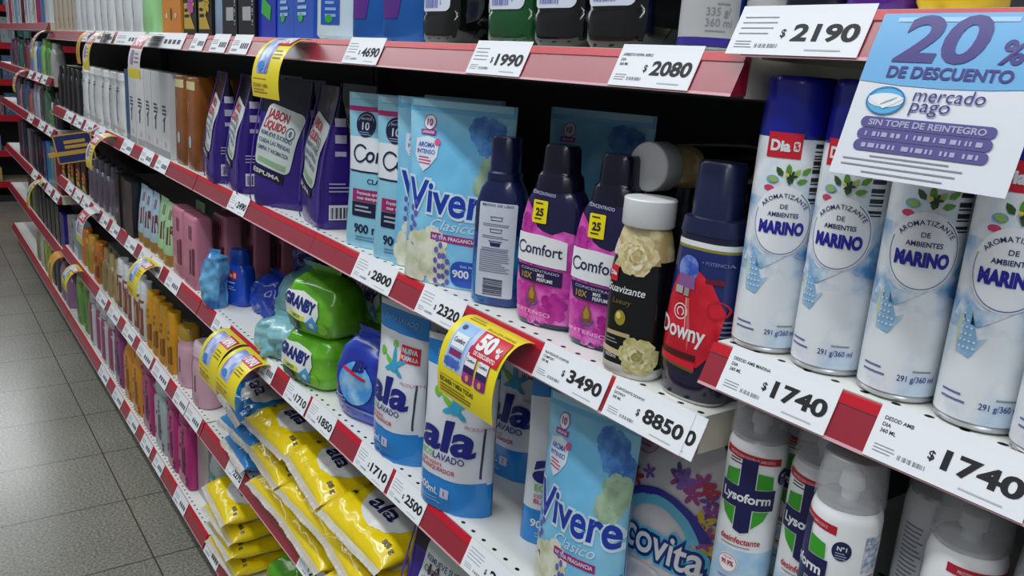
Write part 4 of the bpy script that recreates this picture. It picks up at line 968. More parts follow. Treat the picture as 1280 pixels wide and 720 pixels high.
# ================================================================== TOP SHELF
def gen(name, label, cat, group, W, D, H, col, cap=None, caph=.03, capw=.6, e=3.2, shape='bottle', prints=None, mix=None, capcol2=None, rough=.3, foot=None):
    """bottle, tube or carton with body, cap and print"""
    t = thing(name, label, cat, group=group); mb = MB()
    hb = H - (caph if cap else 0); m0 = M(col, rough, coat=.15, mix=mix)
    if shape == 'bottle':
        B = Body([(0, W * .9, D * .9), (.005, W, D), (hb * .78, W * .98, D * .98), (hb * .92, W * .82, D * .85), (hb, W * capw * 1.02, D * capw * 1.15)], e); zs = [0, .005, hb * .3, hb * .6, hb * .78, hb * .86, hb * .92, hb]
    elif shape == 'tube':      # stands on its wide cap and narrows to a flat crimp
        B = Body([(0, W * .84, D * .96), (hb * .04, W * .86, D), (hb * .55, W * .95, D * .66), (hb * .93, W, .006), (hb, W, .003)], 2.4); zs = [0, hb * .04, hb * .2, hb * .4, hb * .55, hb * .75, hb * .93, hb]
    elif shape == 'slab':
        B = Body([(0, W * .95, D * .92), (.004, W, D), (hb - .010, W * .97, D * .94), (hb - .002, W * .94, D * .86), (hb, W * .9, D * .78)], e); zs = [0, .004, hb * .3, hb * .6, hb - .010, hb - .002, hb]
    else:
        B = Body([(0, W, D), (hb, W, D)], 14); zs = [0, hb * .5, hb]
    z0 = caph if (shape == 'tube' and cap) else 0
    if shape == 'box': mb.box(-W / 2, -D / 2, 0, W / 2, D / 2, hb, m0); mb.box(-W / 2 + .002, -D / 2 + .001, hb, W / 2 - .002, D / 2 - .002, hb + .0008, m0)
    else: B.build(mb, zs, m0, 32)
    if z0: mb.V = [(x, y, z + z0) for x, y, z in mb.V]
    if shape == 'box': fr = lambda u, v, off=0: (u, -D / 2 - off, v); sd = lambda u, v, off=0: (W / 2 + off, u, v)
    else:
        fr = lambda u, v, off=0: (lambda p: (p[0], p[1], p[2] + z0))(B.front(u, v, off)); sd = lambda u, v, off=0: (lambda p: (p[0], p[1], p[2] + z0))(B.side(u, v, off))
    if prints: prints(lambda sh, mt, off=.0008: mb.decal(sh, fr, mt, off, .012, .03), W, hb, lambda sh, mt, off=.0008: mb.decal(sh, sd, mt, off, .012, .03))
    mb.build('body', t)
    if cap:
        mb = MB()
        if shape == 'tube': C = Body([(0, W * .78, D * .92), (.003, W * .82, D * .98), (caph, W * .84, D * .98)], 2.6); C.build(mb, [0, .003, caph], M(cap, .3, coat=.2), 28)
        else: C = Body([(hb - .002, W * capw, D * capw * 1.1), (hb + caph * .85, W * capw * .96, D * capw * 1.05), (hb + caph, W * capw * .86, D * capw * .95)], 2.6); C.build(mb, [hb - .002, hb + caph * .85, hb + caph], M(cap, .3, coat=.2), 28)
        mb.build('cap', t)
    return t
ORD = ['first', 'second', 'third', 'fourth', 'fifth', 'sixth', 'seventh', 'eighth', 'ninth', 'tenth']
def row(proto, xs, y, z, fmt, yaw=0, jig=.003):
    r = random.Random(int(abs(xs[0]) * 997))
    for i, x in enumerate(xs):
        l = fmt.format(ORD[i]) if '{}' in fmt else fmt
        yy = y + r.uniform(-jig, jig); a = yaw + r.uniform(-3, 3)
        if i == 0: proto.location = (x, yy, z); proto.rotation_euler.z = rad(a); proto['label'] = l
        else: dup(proto, l, (x, yy, z), a)
def span(a, b, n): return [b + (a - b) * i / (n - 1) if n > 1 else a for i in range(n)]     # nearest first

def make_jug(col, label=''):
    t = thing('cleaner_bottle', label, 'bottle', group='dark cleaner bottles on the top shelf')
    H = .235; B = Body([(0, .070, .058), (.006, .078, .066), (.030, .080, .068), (.033, .077, .065), (.040, .077, .065), (.125, .077, .065), (.135, .080, .068), (.160, .076, .064), (.195, .046, .042), (.205, .030, .030)], 4.5)
    g = M(col, .12, coat=.6); mb = MB(); zs = [0, .006, .018, .030, .033, .040, .06, .0605, .0625, .08, .0805, .0825, .10, .1005, .1025, .125, .135, .150, .160, .175, .195, .205]
    B.build(mb, zs, g, 48)
    a, b = B.dim(.010); mb.decal(poly((-.006, .004), (.030, .004), (.014, .019), (.006, .019)), B.side, M('#2a2d2c', .3), .0006, .01, .02)
    mb.build('body', t)
    mb = MB(); d = lambda sh, mt, off=.0008: mb.decal(sh, B.front, mt, off, .008, .03)
    d(rrect(-.033, .036, .028, .124, .008), M('#dde3f2', .4)); d(bars(-.024, .040, .004, .052, 14), M('#6f78c4', .4), .0012); d(text('5', .004, .010, .044, 'c', .02), M('#6f78c4', .4), .0012)
    d(lines(-.026, .062, .018, 1, .003, .0018), M('#7a80a8', .4), .0012); d(lines(-.026, .072, .022, 1, .003, .0026, 4), M('#8088bb', .4), .0012); d(lines(-.026, .092, .022, 1, .003, .006, 4), NAVY, .0012)
    d(rect(-.033, .098, .028, .116), M('#3a58a8', .4), .0011); mb.build('label', t)
    mb = MB(); mb.lathe([(.203, .017), (.205, .0175), (.228, .0165), (.2295, .015)], M('#c3c8d2', .4), 24); mb.build('cap', t)
    return t
j = make_jug('#070908'); row(j, [-.592], .062, ZT, 'black cleaner bottle beside the grey spray can on the top shelf', 6)
for x, y, a, l in ((-.680, .064, 4, 'black cleaner bottle second from the grey spray can on the top shelf'), (-.913, .066, 2, 'black cleaner bottle beside the blue detergent bottles on the top shelf'), (-.842, .115, 8, 'black cleaner bottle set back between two others above the 1990 label')): dup(j, l, (x, y, ZT), a)
jg = make_jug('#0b4a22', 'dark green cleaner bottle above the 1990 label'); jg.location = (-.765, .064, ZT); jg.rotation_euler.z = rad(4)
def make_grey_can():
    t = thing('spray_can', '', 'spray can', group='grey and blue spray cans on the top shelf'); r = .029; h = .19; f = cyl(r); mb = MB()
    bl = M('#1a4b9c', .28, coat=.2); can_shell(mb, r, h, bl); mb.build('body', t); mb = MB(); d = lambda sh, mt, off=.0005: mb.decal(sh, f, mt, off, .005, .06)
    d(rect(-.034, .010, .030, .17), M('#bfc0c0', .35)); d(rect(-.0455, .004, .0455, .0105), M('#3a3196', .3), .0006)
    d(poly((-.034, .040), (.030, .054), (.030, .0555), (-.034, .0420)), INK, .0010); d(poly((-.034, .044), (.030, .0580), (.030, .15), (-.034, .15)), WHITE, .0008); d(poly((-.034, .048), (.030, .0610), (.030, .15), (-.034, .15)), M('#2a7fd4', .3), .0011)
    d(text('335 g/', .0060, .010, .0275, 'c', .01), GREYINK, .0009); d(text('360 ml', .0060, .011, .0190, 'c', .01), GREYINK, .0009); d(lines(.0, .016, .022, 1, .002, .0010), GREYINK, .0009); d(lines(.008, .037, .022, 1, .002, .0012), GREYINK, .0009)
    mb.build('label', t); mb = MB(); mb.lathe([(h - .002, r * .95), (h + .03, r * .92), (h + .034, r * .8)], M('#2a5cb4', .3), 30); mb.build('cap', t); return t
gc = make_grey_can(); row(gc, [-.495], .052, ZT, 'grey and blue spray can reading 335 g at the end of the top shelf', 30); gc.scale = (.93, .93, 1)
dup(gc, 'grey and blue spray can mostly hidden by the 2190 label', (-.4445, .076, ZT), 30)
def pz(col, stripe):
    def f(d, W, h, s): d(rect(-W * .45, h * .1, W * .45, h * .7), M(stripe, .35)); d(lines(-W * .3, h * .5, W * .3, 2, .012, .006), WHITE, .0014)
    return f
for i, (x, c, s, l) in enumerate(((-.388, '#14162c', '#2d3a8a', 'navy cleaner bottle above the 2190 label on the raised top shelf'), (-.338, '#5b2390', '#e0d8ee', 'purple cleaner bottle beside the navy one on the raised top shelf'), (-.288, '#f0c818', '#6a2a8a', 'yellow cleaner bottle above the discount card'))):
    g = gen('cleaner_bottle', l, 'bottle', None, .048, .048, .22, c, c, .03, .5, prints=pz(c, s)); g.location = (x, .052, ZAT)
def p_bluebottle(d, W, h, s):
    d(poly((-W * .38, h * .13), (-W * .05, h * .13), (W * .05, h * .30), (W * .08, h * .62), (-W * .38, h * .62)), M('#5d2f8a', .3)); d(poly((-W * .38, h * .34), (-W * .18, h * .30), (-W * .02, h * .44), (-W * .10, h * .62), (-W * .38, h * .62)), M('#cfcfd8', .35), .0012)
    d(text('SKIP', .012, -W * .15, h * .5, 'c', .03, .2) if 0 else lines(-W * .34, h * .5, -W * .08, 3, .009, .004), M('#5d2f8a', .3), .0016)
g = gen('detergent_bottle', '', 'bottle', 'blue detergent bottles on the top shelf', .082, .06, .25, '#1d5fb0', '#1a3f8c', .035, .5, 3.5, prints=p_bluebottle)
row(g, [-1.006], .058, ZT, 'blue detergent bottle with purple emblem beside the black cleaner bottles', 20); dup(g, 'blue detergent bottle with purple emblem, second from the black cleaner bottles', (-1.098, .058, ZT), 20)
def p_pale(d, W, h, s): d(rect(-W * .28, h * .1, W * .12, h * .8), M('#2457b8', .35)); d(rect(-W * .22, h * .32, W * .10, h * .7), M('#d5d9d8', .4), .0012); d(lines(-W * .18, h * .6, W * .06, 5, .012, .005), M('#b4566a', .4), .0016); d(lines(-W * .18, h * .26, W * .06, 3, .009, .004), M('#8fb0e6', .4), .0012); d(ell(-W * .1, h * .14, .009, .006), M('#3aa83a', .4), .0012)
g = gen('detergent_bottle', 'pale blue translucent detergent bottle beside the blue bottles on the top shelf', 'bottle', None, .112, .07, .24, '#c9dbe6', '#2a6ac0', .035, .4, 4, prints=p_pale); g.location = (-1.205, .062, ZT); g.rotation_euler.z = rad(14)
def p_refill(d, W, h, s): d(rect(-W * .34, h * .30, W * .30, h * .95), M('#d2d6d2', .35)); d(lines(-W * .28, h * .86, W * .22, 6, .012, .005), M('#b4566a', .4), .0013); d(lines(-W * .28, h * .26, W * .2, 3, .010, .005), M('#9fc0f0', .4), .0010); d(ell(-W * .12, h * .14, .010, .007), M('#3fb244', .4), .0010)
g = gen('detergent_bag', '', 'bag', 'blue refill bags on the top shelf', .085, .05, .23, '#2757c0', None, shape='box', prints=p_refill, rough=.2)
row(g, [-1.320, -1.408], .058, ZT, '{} blue refill bag with pale label beside the pale bottle on the top shelf')
def p_green(d, W, h, s): d(poly((-W * .3, h * .18), (W * .2, h * .12), (W * .28, h * .22), (-W * .24, h * .30)), M('#3fae4a', .35)); d(poly((-W * .1, h * .4), (W * .2, h * .4), (W * .4, h), (W * .05, h)), M('#c5c8d8', .35))
g = gen('detergent_bag', 'deep blue refill bag with a green patch beside the dark boxes on the top shelf', 'bag', None, .085, .05, .23, '#1a2fae', None, shape='box', prints=p_green, rough=.2); g.location = (-1.496, .060, ZT)
def p_black(d, W, h, s): d(rect(-W * .2, h * .14, W * .3, h * .26), M('#aeb0b4', .4)); d(bars(W * .34, h * .1, W * .44, h * .5, 10, vert=False), M('#8a8c92', .4)); d(lines(-W * .2, h * .4, W * .2, 1, .01, .004), M('#6a6c74', .4))
g = gen('carton_box', '', 'box', 'black cartons on the top shelf', .085, .05, .20, '#0d0d12', None, shape='box', prints=p_black); row(g, [-1.584, -1.671], .05, ZT, '{} black carton with a pale panel beside the deep blue bag')
def p_lotus(c):
    def f(d, W, h, s):
        d(poly((-W * .4, h * .06), (W * .4, h * .06), (W * .1, h * .2), (W * .4, h * .34), (-W * .4, h * .34)), M('#c8a83c', .35)); d(flower(.01, h * .34, .028, 6, .5, 20), M(c, .35), .0013); d(rect(-W * .4, h * .4, W * .35, h * .44), M('#8a7a3a', .4)); d(lines(-W * .35, h * .28, W * .0, 2, .012, .006), INK, .0012)
    return f
g = gen('carton_box', 'black hair dye carton with yellow panel on the top shelf, beside the clear bottle', 'box', None, .092, .06, .19, '#17100e', None, shape='box', prints=p_lotus('#c8a83c')); g.location = (-1.815, .05, ZT)
g = gen('carton_box', 'black hair dye carton with purple lotus beside the orange box on the top shelf', 'box', None, .10, .06, .19, '#140e12', None, shape='box', prints=p_lotus('#c05aa8')); g.location = (-1.925, .05, ZT)
g = gen('clear_bottle', 'small clear bottle with pale blue liquid between the dark cartons on the top shelf', 'bottle', None, .055, .045, .17, '#8fa6bf', '#c8ccd4', .03, .5); g.location = (-1.741, .045, ZT)
def p_orange(d, W, h, s):
    for i in (-1, 1): d(text('S', .022, i * W * .22, h * .62, 'c', .04), M('#8a2418', .4)); d(ell(i * W * .2, h * .42, .009), M('#7aa09a', .4)); d(ell(i * W * .24, h * .2, .010, .006), M('#e6c0b0', .4))
    d(ell(0, h * .22, .008, .014), M('#3f6a34', .4))
g = gen('carton_box', 'orange carton with printed ornaments on the top shelf beside the green tube', 'box', None, .16, .06, .20, '#e08a24', None, shape='box', prints=p_orange); g.location = (-2.075, .05, ZT)
g = gen('shampoo_bottle', 'pale green bottle standing left of the orange carton on the top shelf', 'bottle', None, .12, .05, .21, '#9fdc98', None, shape='bottle', capw=.9); g.location = (-2.345, .05, ZT)
def p_script(c, stripe=None):
    def f(d, W, h, s):
        r = random.Random(9); mt = M(c, .45)
        for k in range(7): d(xf(rect(0, 0, r.uniform(.010, .022), .006), -W * .12 + r.uniform(-.008, .008), h * (.22 + .085 * k), 1, 90 + r.uniform(-30, 30)), mt)
        d(lines(-W * .3, h * .86, W * .2, 2, .008, .003), mt)
        if stripe: d(rect(-W * .46, 0.004, W * .46, h * .12), M(stripe, .4))
    return f
g = gen('shampoo_bottle', '', 'bottle', 'white bottles on the top shelf', .095, .05, .215, '#d5d9dc', '#e6e8ea', .03, .6, prints=p_script('#9aa0aa')); row(g, span(-3.36, -2.46, 9), .05, ZT, '{} white bottle on the top shelf counting away from the pale green one')
g = gen('lotion_bottle', '', 'bottle', 'beige bottles on the top shelf', .075, .045, .20, '#b9ad99', '#d6d0c4', .035, .6, prints=p_script('#7d6a52')); row(g, span(-3.86, -3.45, 5), .05, ZT, '{} beige bottle on the top shelf beyond the white ones')

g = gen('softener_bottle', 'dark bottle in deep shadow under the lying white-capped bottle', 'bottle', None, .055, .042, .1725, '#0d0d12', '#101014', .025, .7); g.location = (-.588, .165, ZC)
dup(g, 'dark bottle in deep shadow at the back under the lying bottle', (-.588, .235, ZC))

# ================================================================== SHAMPOO UNIT
def p_box(d, W, h, s):
    mt = M('#4c5058', .45); d(lines(-W * .3, h * .62, W * .2, 3, .009, .0045), mt); d(xf(rect(0, 0, .030, .007), -W * .1, h * .30, 1, 80), mt); d(xf(rect(0, 0, .022, .006), -W * .2, h * .42, 1, 30), mt); d(rect(-W * .5, 0, W * .5, h * .09), M('#a9b0b4', .4)); d(ell(-W * .05, h * .16, .008), M('#d8b8b0', .4))
g = gen('shampoo_carton', '', 'box', 'white cartons beside the amber bottles', .072, .05, .203, '#dde0e2', None, shape='box', prints=p_box); row(g, span(-2.515, -2.165, 5), .045, ZC, '{} white carton counting away from the amber bottles')
g = gen('shampoo_bottle', '', 'bottle', 'white bottles beyond the white cartons', .10, .05, .180, '#dfe3e5', '#eceef0', .02, .85, 4, prints=p_script('#565b64', '#aeb4b8')); row(g, span(-3.31, -2.73, 6), .05, ZC, '{} white bottle with dark script counting away from the white cartons')
g = gen('carton_box', 'steel blue carton between the white cartons and the white bottles', 'box', None, .055, .05, .195, '#2f5d86', None, shape='box'); g.location = (-2.60, .05, ZC)
def p_amber(d, W, h, s): d(rect(-W * .42, h * .86, W * .42, h * .95), M('#d8cf9a', .4)); d(ell(W * .0, h * .3, .011, .014), M('#a9c3c6', .4)); d(xf(rect(0, 0, .03, .002), -W * .2, h * .6, 1, 60), M('#c8b070', .4)); d(xf(rect(0, 0, .03, .002), 0, h * .6, 1, 110), M('#c8b070', .4))
g = gen('amber_bottle', '', 'bottle', 'amber bottles beside the purple pouches', .084, .055, .205, '#93551c', None, e=5, shape='slab', prints=p_amber, mix=('#6d3a12', 9, .4, .65)); row(g, [-1.960, -2.062], .050, ZC, '{} amber bottle counting away from the purple pouches')
dup(g, 'amber bottle in the second row behind the front amber pair', (-1.965, .125, ZC)); dup(g, 'amber bottle in the second row, behind the one touching the white cartons', (-2.062, .125, ZC))
g = gen('shampoo_bottle', '', 'bottle', 'black bottles at the far end of the second shelf', .080, .05, .160, '#121014', '#0c0b0e', .03, .7, prints=p_script('#4a3038')); row(g, span(-3.86, -3.43, 5), .05, ZC, '{} black bottle beyond the white bottles')

def p_vtext(c): 
    def f(d, W, h, s): d(xf(text('SEDAL', W * .32, 0, 0, 'l', .03, 0, 0, h * .36) if 0 else lines(0, 0, h * .42, 2, W * .2, W * .12, 3), W * .12, h * .2, 1, 90), M(c, .4)); d(xf(lines(0, 0, h * .2, 2, W * .14, W * .06, 6), W * .10, h * .68, 1, 90), M(c, .4))
    return f
PK = '#c97f96'
g = gen('shampoo_bottle', '', 'bottle', 'pink shampoo bottles on the middle shelf', .096, .05, .172, PK, None, e=6, shape='slab', prints=p_vtext('#6a2f45')); row(g, [-2.000, -2.112], .046, ZD, '{} pink shampoo bottle at the front beside the blue bottle')
for k, (x, y) in enumerate(((-2.0, .115), (-2.0, .185), (-2.0, .255))): dup(g, f'pink shampoo bottle in shadow, {ORD[k]} behind the front pink bottle', (x, y, ZD), 0)
GN = '#a9d6a0'; LBL = '#a9c4d6'
g = gen('conditioner_tube', '', 'tube', 'green tubes on gold caps', .078, .044, .165, GN, '#a07a2c', .030, shape='tube', prints=p_vtext('#6a3038')); row(g, [-2.225, -2.305], .045, ZD, '{} pale green tube standing on a gold cap beside the pink bottles')
for k in range(2): dup(g, f'pale green tube in the shade, {ORD[k]} behind the front green one', (-2.225, .115 + .07 * k, ZD), 0)
g = gen('conditioner_tube', '', 'tube', 'pale blue tubes on gold caps', .072, .044, .165, LBL, '#a07a2c', .030, shape='tube', prints=p_vtext('#7a2c3a')); row(g, [-2.385, -2.455, -2.525], .045, ZD, '{} pale blue tube standing on a gold cap, counting from the green tubes')
g = gen('hair_product', '', 'box', 'charcoal cartons on the middle shelf', .075, .05, .162, '#1d1e22', None, shape='box', prints=p_vtext('#7d4a55')); row(g, [-2.612, -2.692, -2.772], .045, ZD, '{} charcoal carton counting away from the pale blue tubes')
g = gen('shampoo_bottle', '', 'bottle', 'grey purple bottles on the middle shelf', .078, .05, .160, '#4d4854', '#3b3742', .04, .6, prints=p_script('#6d5a72'), mix=('#63566e', 14, .4, .6)); row(g, span(-3.31, -2.86, 6), .05, ZD, '{} grey purple bottle counting away from the charcoal cartons')
g = gen('hair_dye_carton', '', 'box', 'dark cartons with orange print on the middle shelf', .085, .05, .165, '#22130f', None, shape='box', prints=p_lotus('#c8642a')); row(g, span(-3.86, -3.42, 5), .05, ZD, '{} dark carton with orange print beyond the grey purple bottles')

def p_floral(c): 
    def f(d, W, h, s):
        r = random.Random(7)
        for k in range(9): d(flower(-W * .28 + r.uniform(-.008, .008), h * (.12 + .09 * k), .012, 5, .6, k * 33), M(c, .4))
        d(xf(lines(0, 0, h * .4, 1, .01, .007, 3), W * .05, h * .3, 1, 90), M('#7a4050', .4))
    return f
g = gen('lotion_bottle', 'pink bottle with gold cap and red flowers, second from the blue bags', 'bottle', None, .090, .060, .158, '#d3a3b4', '#a8842e', .032, .8, 2.4, prints=p_floral('#b02a40')); g.location = (-2.135, .055, ZE)
g = gen('lotion_bottle', 'pink bottle with pale cap and red flowers beside the blue bags', 'bottle', None, .100, .066, .160, '#d3a5b6', '#d6c4cc', .03, .8, 2.4, prints=p_floral('#b02a40')); g.location = (-1.985, .055, ZE)
g = gen('lotion_bottle', 'mauve bottle squeezed behind the blue bags', 'bottle', None, .08, .055, .18, '#8a6a94', '#6a4a78', .03, .8, 2.4); g.location = (-1.93, .135, ZE)
g = gen('shampoo_bottle', '', 'bottle', 'amber yellow bottles on the fourth shelf', .066, .046, .168, '#d99a18', '#dda422', .03, .7, 3, prints=p_vtext('#8a5212')); row(g, [-2.240, -2.315, -2.390, -2.462], .045, ZE, '{} amber yellow bottle counting away from the pink bottles')
def p_brown(d, W, h, s): d(rect(-W * .12, h * .12, W * .42, h * .86), M('#8a4a32', .4)); d(xf(lines(0, 0, h * .4, 2, .012, .006), W * .0, h * .25, 1, 90), M('#d9b8a0', .4), .0013)
g = gen('shampoo_bottle', '', 'bottle', 'white and brown bottles on the fourth shelf', .070, .046, .175, '#cfd4d6', '#dfe2e4', .03, .7, 3.4, prints=p_brown); row(g, [-2.545, -2.625, -2.705, -2.785, -2.865], .045, ZE, '{} white bottle with brown band counting away from the amber yellow bottles')
g = gen('lotion_bottle', '', 'bottle', 'beige slim bottles on the fourth shelf', .066, .046, .150, '#a08c5e', '#b7a678', .04, .5, prints=p_script('#6d5a34')); row(g, [-2.965, -3.055, -3.145], .050, ZE, '{} slim beige bottle counting away from the brown banded bottles')
g = gen('shampoo_bottle', 'large orange bottle standing behind the hanging red and white flag', 'bottle', None, .11, .055, .145, '#b8651a', '#c8781e', .03, .7, 4, prints=p_vtext('#7a3c10')); g.location = (-3.27, .05, ZE)
g = gen('shampoo_bottle', 'amber bottle with a green stripe beside the large orange one', 'bottle', None, .09, .05, .14, '#b5862a', '#c8982e', .03, .7, 4, prints=lambda d, W, h, s: d(rect(-W * .2, h * .1, W * .2, h * .8), M('#5fa03a', .4))); g.location = (-3.42, .05, ZE)
g = gen('shampoo_bottle', 'dark amber bottle third in line after the large orange one', 'bottle', None, .09, .05, .14, '#b5701e', '#b5701e', .03, .7, 4); g.location = (-3.55, .05, ZE)
g = gen('carton_box', 'pale blue carton on a white base beside the amber bottles', 'box', None, .10, .05, .14, '#8ba3b4', None, shape='box', prints=lambda d, W, h, s: d(rect(-W * .5, 0, W * .5, h * .3), M('#c3cdd0', .4))); g.location = (-3.68, .05, ZE)
g = gen('carton_box', 'grey mottled carton at the far end of the fourth shelf', 'box', None, .10, .05, .14, '#a3a3a4', None, shape='box', mix=('#6f7076', 40, .45, .6)); g.location = (-3.82, .05, ZE)

def p_speck(c): 
    def f(d, W, h, s):
        r = random.Random(2)
        for k in range(12): d(ell(r.uniform(-W * .35, W * .35), h * (.08 + .075 * k), .008, .006, 8), M(c, .4))
        d(xf(lines(0, 0, h * .5, 2, .016, .009, 3), W * .0, h * .2, 1, 90), M(c, .4), .0012)
    return f
g = gen('cleaner_bottle', 'white bottle with a blue label beside the yellow bags on the lowest shelf', 'bottle', None, .075, .055, .225, '#b4c4c6', '#c9ced0', .05, .42, 3, prints=lambda d, W, h, s: (d(rect(-W * .42, h * .05, W * .42, h * .52), M('#1d2a6a', .4)), d(rect(-W * .3, h * .62, W * .3, h * .72), M('#2f9c94', .4)))); g.location = (-1.945, .075, ZF)
g = gen('carton_box', 'plain pale carton standing behind the white bottle on the lowest shelf', 'box', None, .10, .06, .215, '#a9a7a6', None, shape='box'); g.location = (-2.045, .085, ZF)
MG = '#b32a76'
g = gen('conditioner_bottle', '', 'bottle', 'magenta bottles on the lowest shelf', .105, .055, .205, MG, '#a3246a', .02, .9, 5, prints=p_speck('#6a1648')); row(g, [-2.155, -2.270], .055, ZF, '{} magenta bottle next to the plain pale carton on the lowest shelf')
g = gen('conditioner_bottle', 'pale teal bottle between magenta bottles on the lowest shelf', 'bottle', None, .13, .055, .205, '#a3b8bc', '#b4c4c8', .02, .9, 5, prints=p_speck('#7a4a60')); g.location = (-2.400, .055, ZF)
g = gen('conditioner_bottle', 'magenta bottle between the pale teal and orange ones on the lowest shelf', 'bottle', None, .14, .055, .210, '#a8266e', '#a3246a', .02, .9, 5, prints=p_speck('#5e1440')); g.location = (-2.555, .055, ZF)
g = gen('shampoo_bottle', '', 'bottle', 'orange bottles on the lowest shelf', .110, .055, .21, '#d18a1a', '#d9962a', .03, .6, 4, prints=p_speck('#9c6218')); row(g, [-2.700, -2.830], .055, ZF, '{} orange bottle next to magenta on the lowest shelf')
g = gen('conditioner_bottle', 'plum bottle next to the orange pair on the lowest shelf', 'bottle', None, .12, .055, .205, '#8a3a7a', '#7a2f6c', .02, .9, 5, prints=p_speck('#5a1f4c')); g.location = (-2.975, .055, ZF)
g = gen('shampoo_bottle', '', 'bottle', 'white and magenta bottles on the lowest shelf', .10, .055, .205, '#c4c6c8', '#d0d2d4', .02, .8, 5, prints=lambda d, W, h, s: d(rect(-W * .05, h * .08, W * .42, h * .92), M('#9c3a6a', .4))); row(g, [-3.11, -3.23, -3.35, -3.47], .055, ZF, '{} white bottle with magenta band beyond the plum one on the lowest shelf')
g = gen('shampoo_bottle', '', 'bottle', 'green bottles on the lowest shelf', .12, .055, .20, '#6fa04a', '#8ab06a', .02, .8, 4, prints=p_speck('#4a7a34')); row(g, [-3.62, -3.76], .055, ZF, '{} green bottle beyond the magenta banded ones on the lowest shelf')

# ================================================================== FAR UNIT (rows of small packages)
def far_row(z, cols, y, nm, cat, where, H=.19, shape='bottle', x0=-4.02, pitch=.135, jig=.02):
    r = random.Random(int(z * 1000))
    for i, c in enumerate(cols):
        l = f'{c[1]} {nm.replace("_", " ")} {where}'
        h = min(H, c[2]) if len(c) > 2 else H * r.uniform(.88, 1)
        g = gen(nm, l, cat, None, .11, .055, h, c[0], c[3] if len(c) > 3 else (c[0] if shape == 'bottle' else None), .025, .6, 3.5, shape=shape, prints=p_speck('#8a8f98') if i % 2 else p_script('#70757e'))
        g.location = (x0 - pitch * i, y, z + .0008)
far_row(1.331, [('#d9e2e4', 'white first'), ('#3a8cc8', 'blue'), ('#c02a72', 'magenta'), ('#dfe6d6', 'pale green'), ('#cfe2ea', 'pale cyan'), ('#e2e4e8', 'white second'), ('#5a1a2c', 'wine red'), ('#dde2ea', 'white third'), ('#7ab4d8', 'sky blue'), ('#d8dade', 'white fourth'), ('#b43a5a', 'rose'), ('#cdd6dc', 'pale grey')], .05, 'care_carton', 'box', 'on the top shelf of the farthest unit', .19, 'box')
far_row(1.113, [('#b9bdb9', 'pale grey'), ('#4f9a3a', 'green'), ('#8abf5a', 'lime'), ('#2f6fb8', 'blue'), ('#cdd0d4', 'white'), ('#5f86b4', 'slate blue'), ('#93203a', 'dark red'), ('#24282c', 'black'), ('#1f6a62', 'teal'), ('#3a4a5a', 'dark slate'), ('#7a2a3a', 'wine'), ('#2a3a6a', 'navy')], .05, 'toiletry_bottle', 'bottle', 'on the second shelf of the farthest unit', .155)
far_row(.901, [('#1c1d1f', 'black', .15), ('#3f8f3c', 'bright green', .10, '#d8e8dc'), ('#4a6f5a', 'dull green', .17), ('#3a332c', 'dark brown', .17), ('#b9bccb', 'patterned lilac', .15), ('#a8abc0', 'patterned grey', .15), ('#c8643a', 'orange red', .12), ('#3f5a86', 'steel blue', .15), ('#2a4a6a', 'deep blue', .15), ('#c06a7a', 'rose pink', .12), ('#4a5a6a', 'grey blue', .15)], .05, 'toiletry_bottle', 'bottle', 'on the third shelf of the farthest unit', .17)
far_row(.625, [('#7e1f2c', 'dark red'), ('#9a9c98', 'grey'), ('#2090c0', 'bright cyan'), ('#1f2f7a', 'navy blue'), ('#15161c', 'black first'), ('#202430', 'black second'), ('#2c2f3a', 'charcoal'), ('#7a7c86', 'mid grey'), ('#1a1b20', 'black third'), ('#38405a', 'slate'), ('#5a3040', 'plum')], .05, 'hair_carton', 'box', 'on the fourth shelf of the farthest unit', .20, 'box')
far_row(.378, [('#2c1f84', 'violet blue'), ('#1c1f24', 'black first'), ('#23282c', 'black second'), ('#1a1d22', 'black third'), ('#262c30', 'charcoal'), ('#1d2126', 'dark grey'), ('#3a4248', 'slate'), ('#6f7a44', 'olive'), ('#2a2d30', 'smoke grey')], .05, 'hair_carton', 'box', 'on the fifth shelf of the farthest unit', .18, 'box')
far_row(ZF, [('#9a6f9c', 'lilac first'), ('#a07aa4', 'lilac second'), ('#1c2420', 'black first'), ('#20282a', 'black second'), ('#8f9f3a', 'lime green'), ('#a8b048', 'yellow green'), ('#b8bab4', 'pale grey'), ('#8a8f4a', 'moss green')], .05, 'care_bottle', 'bottle', 'on the lowest shelf of the farthest unit', .19)

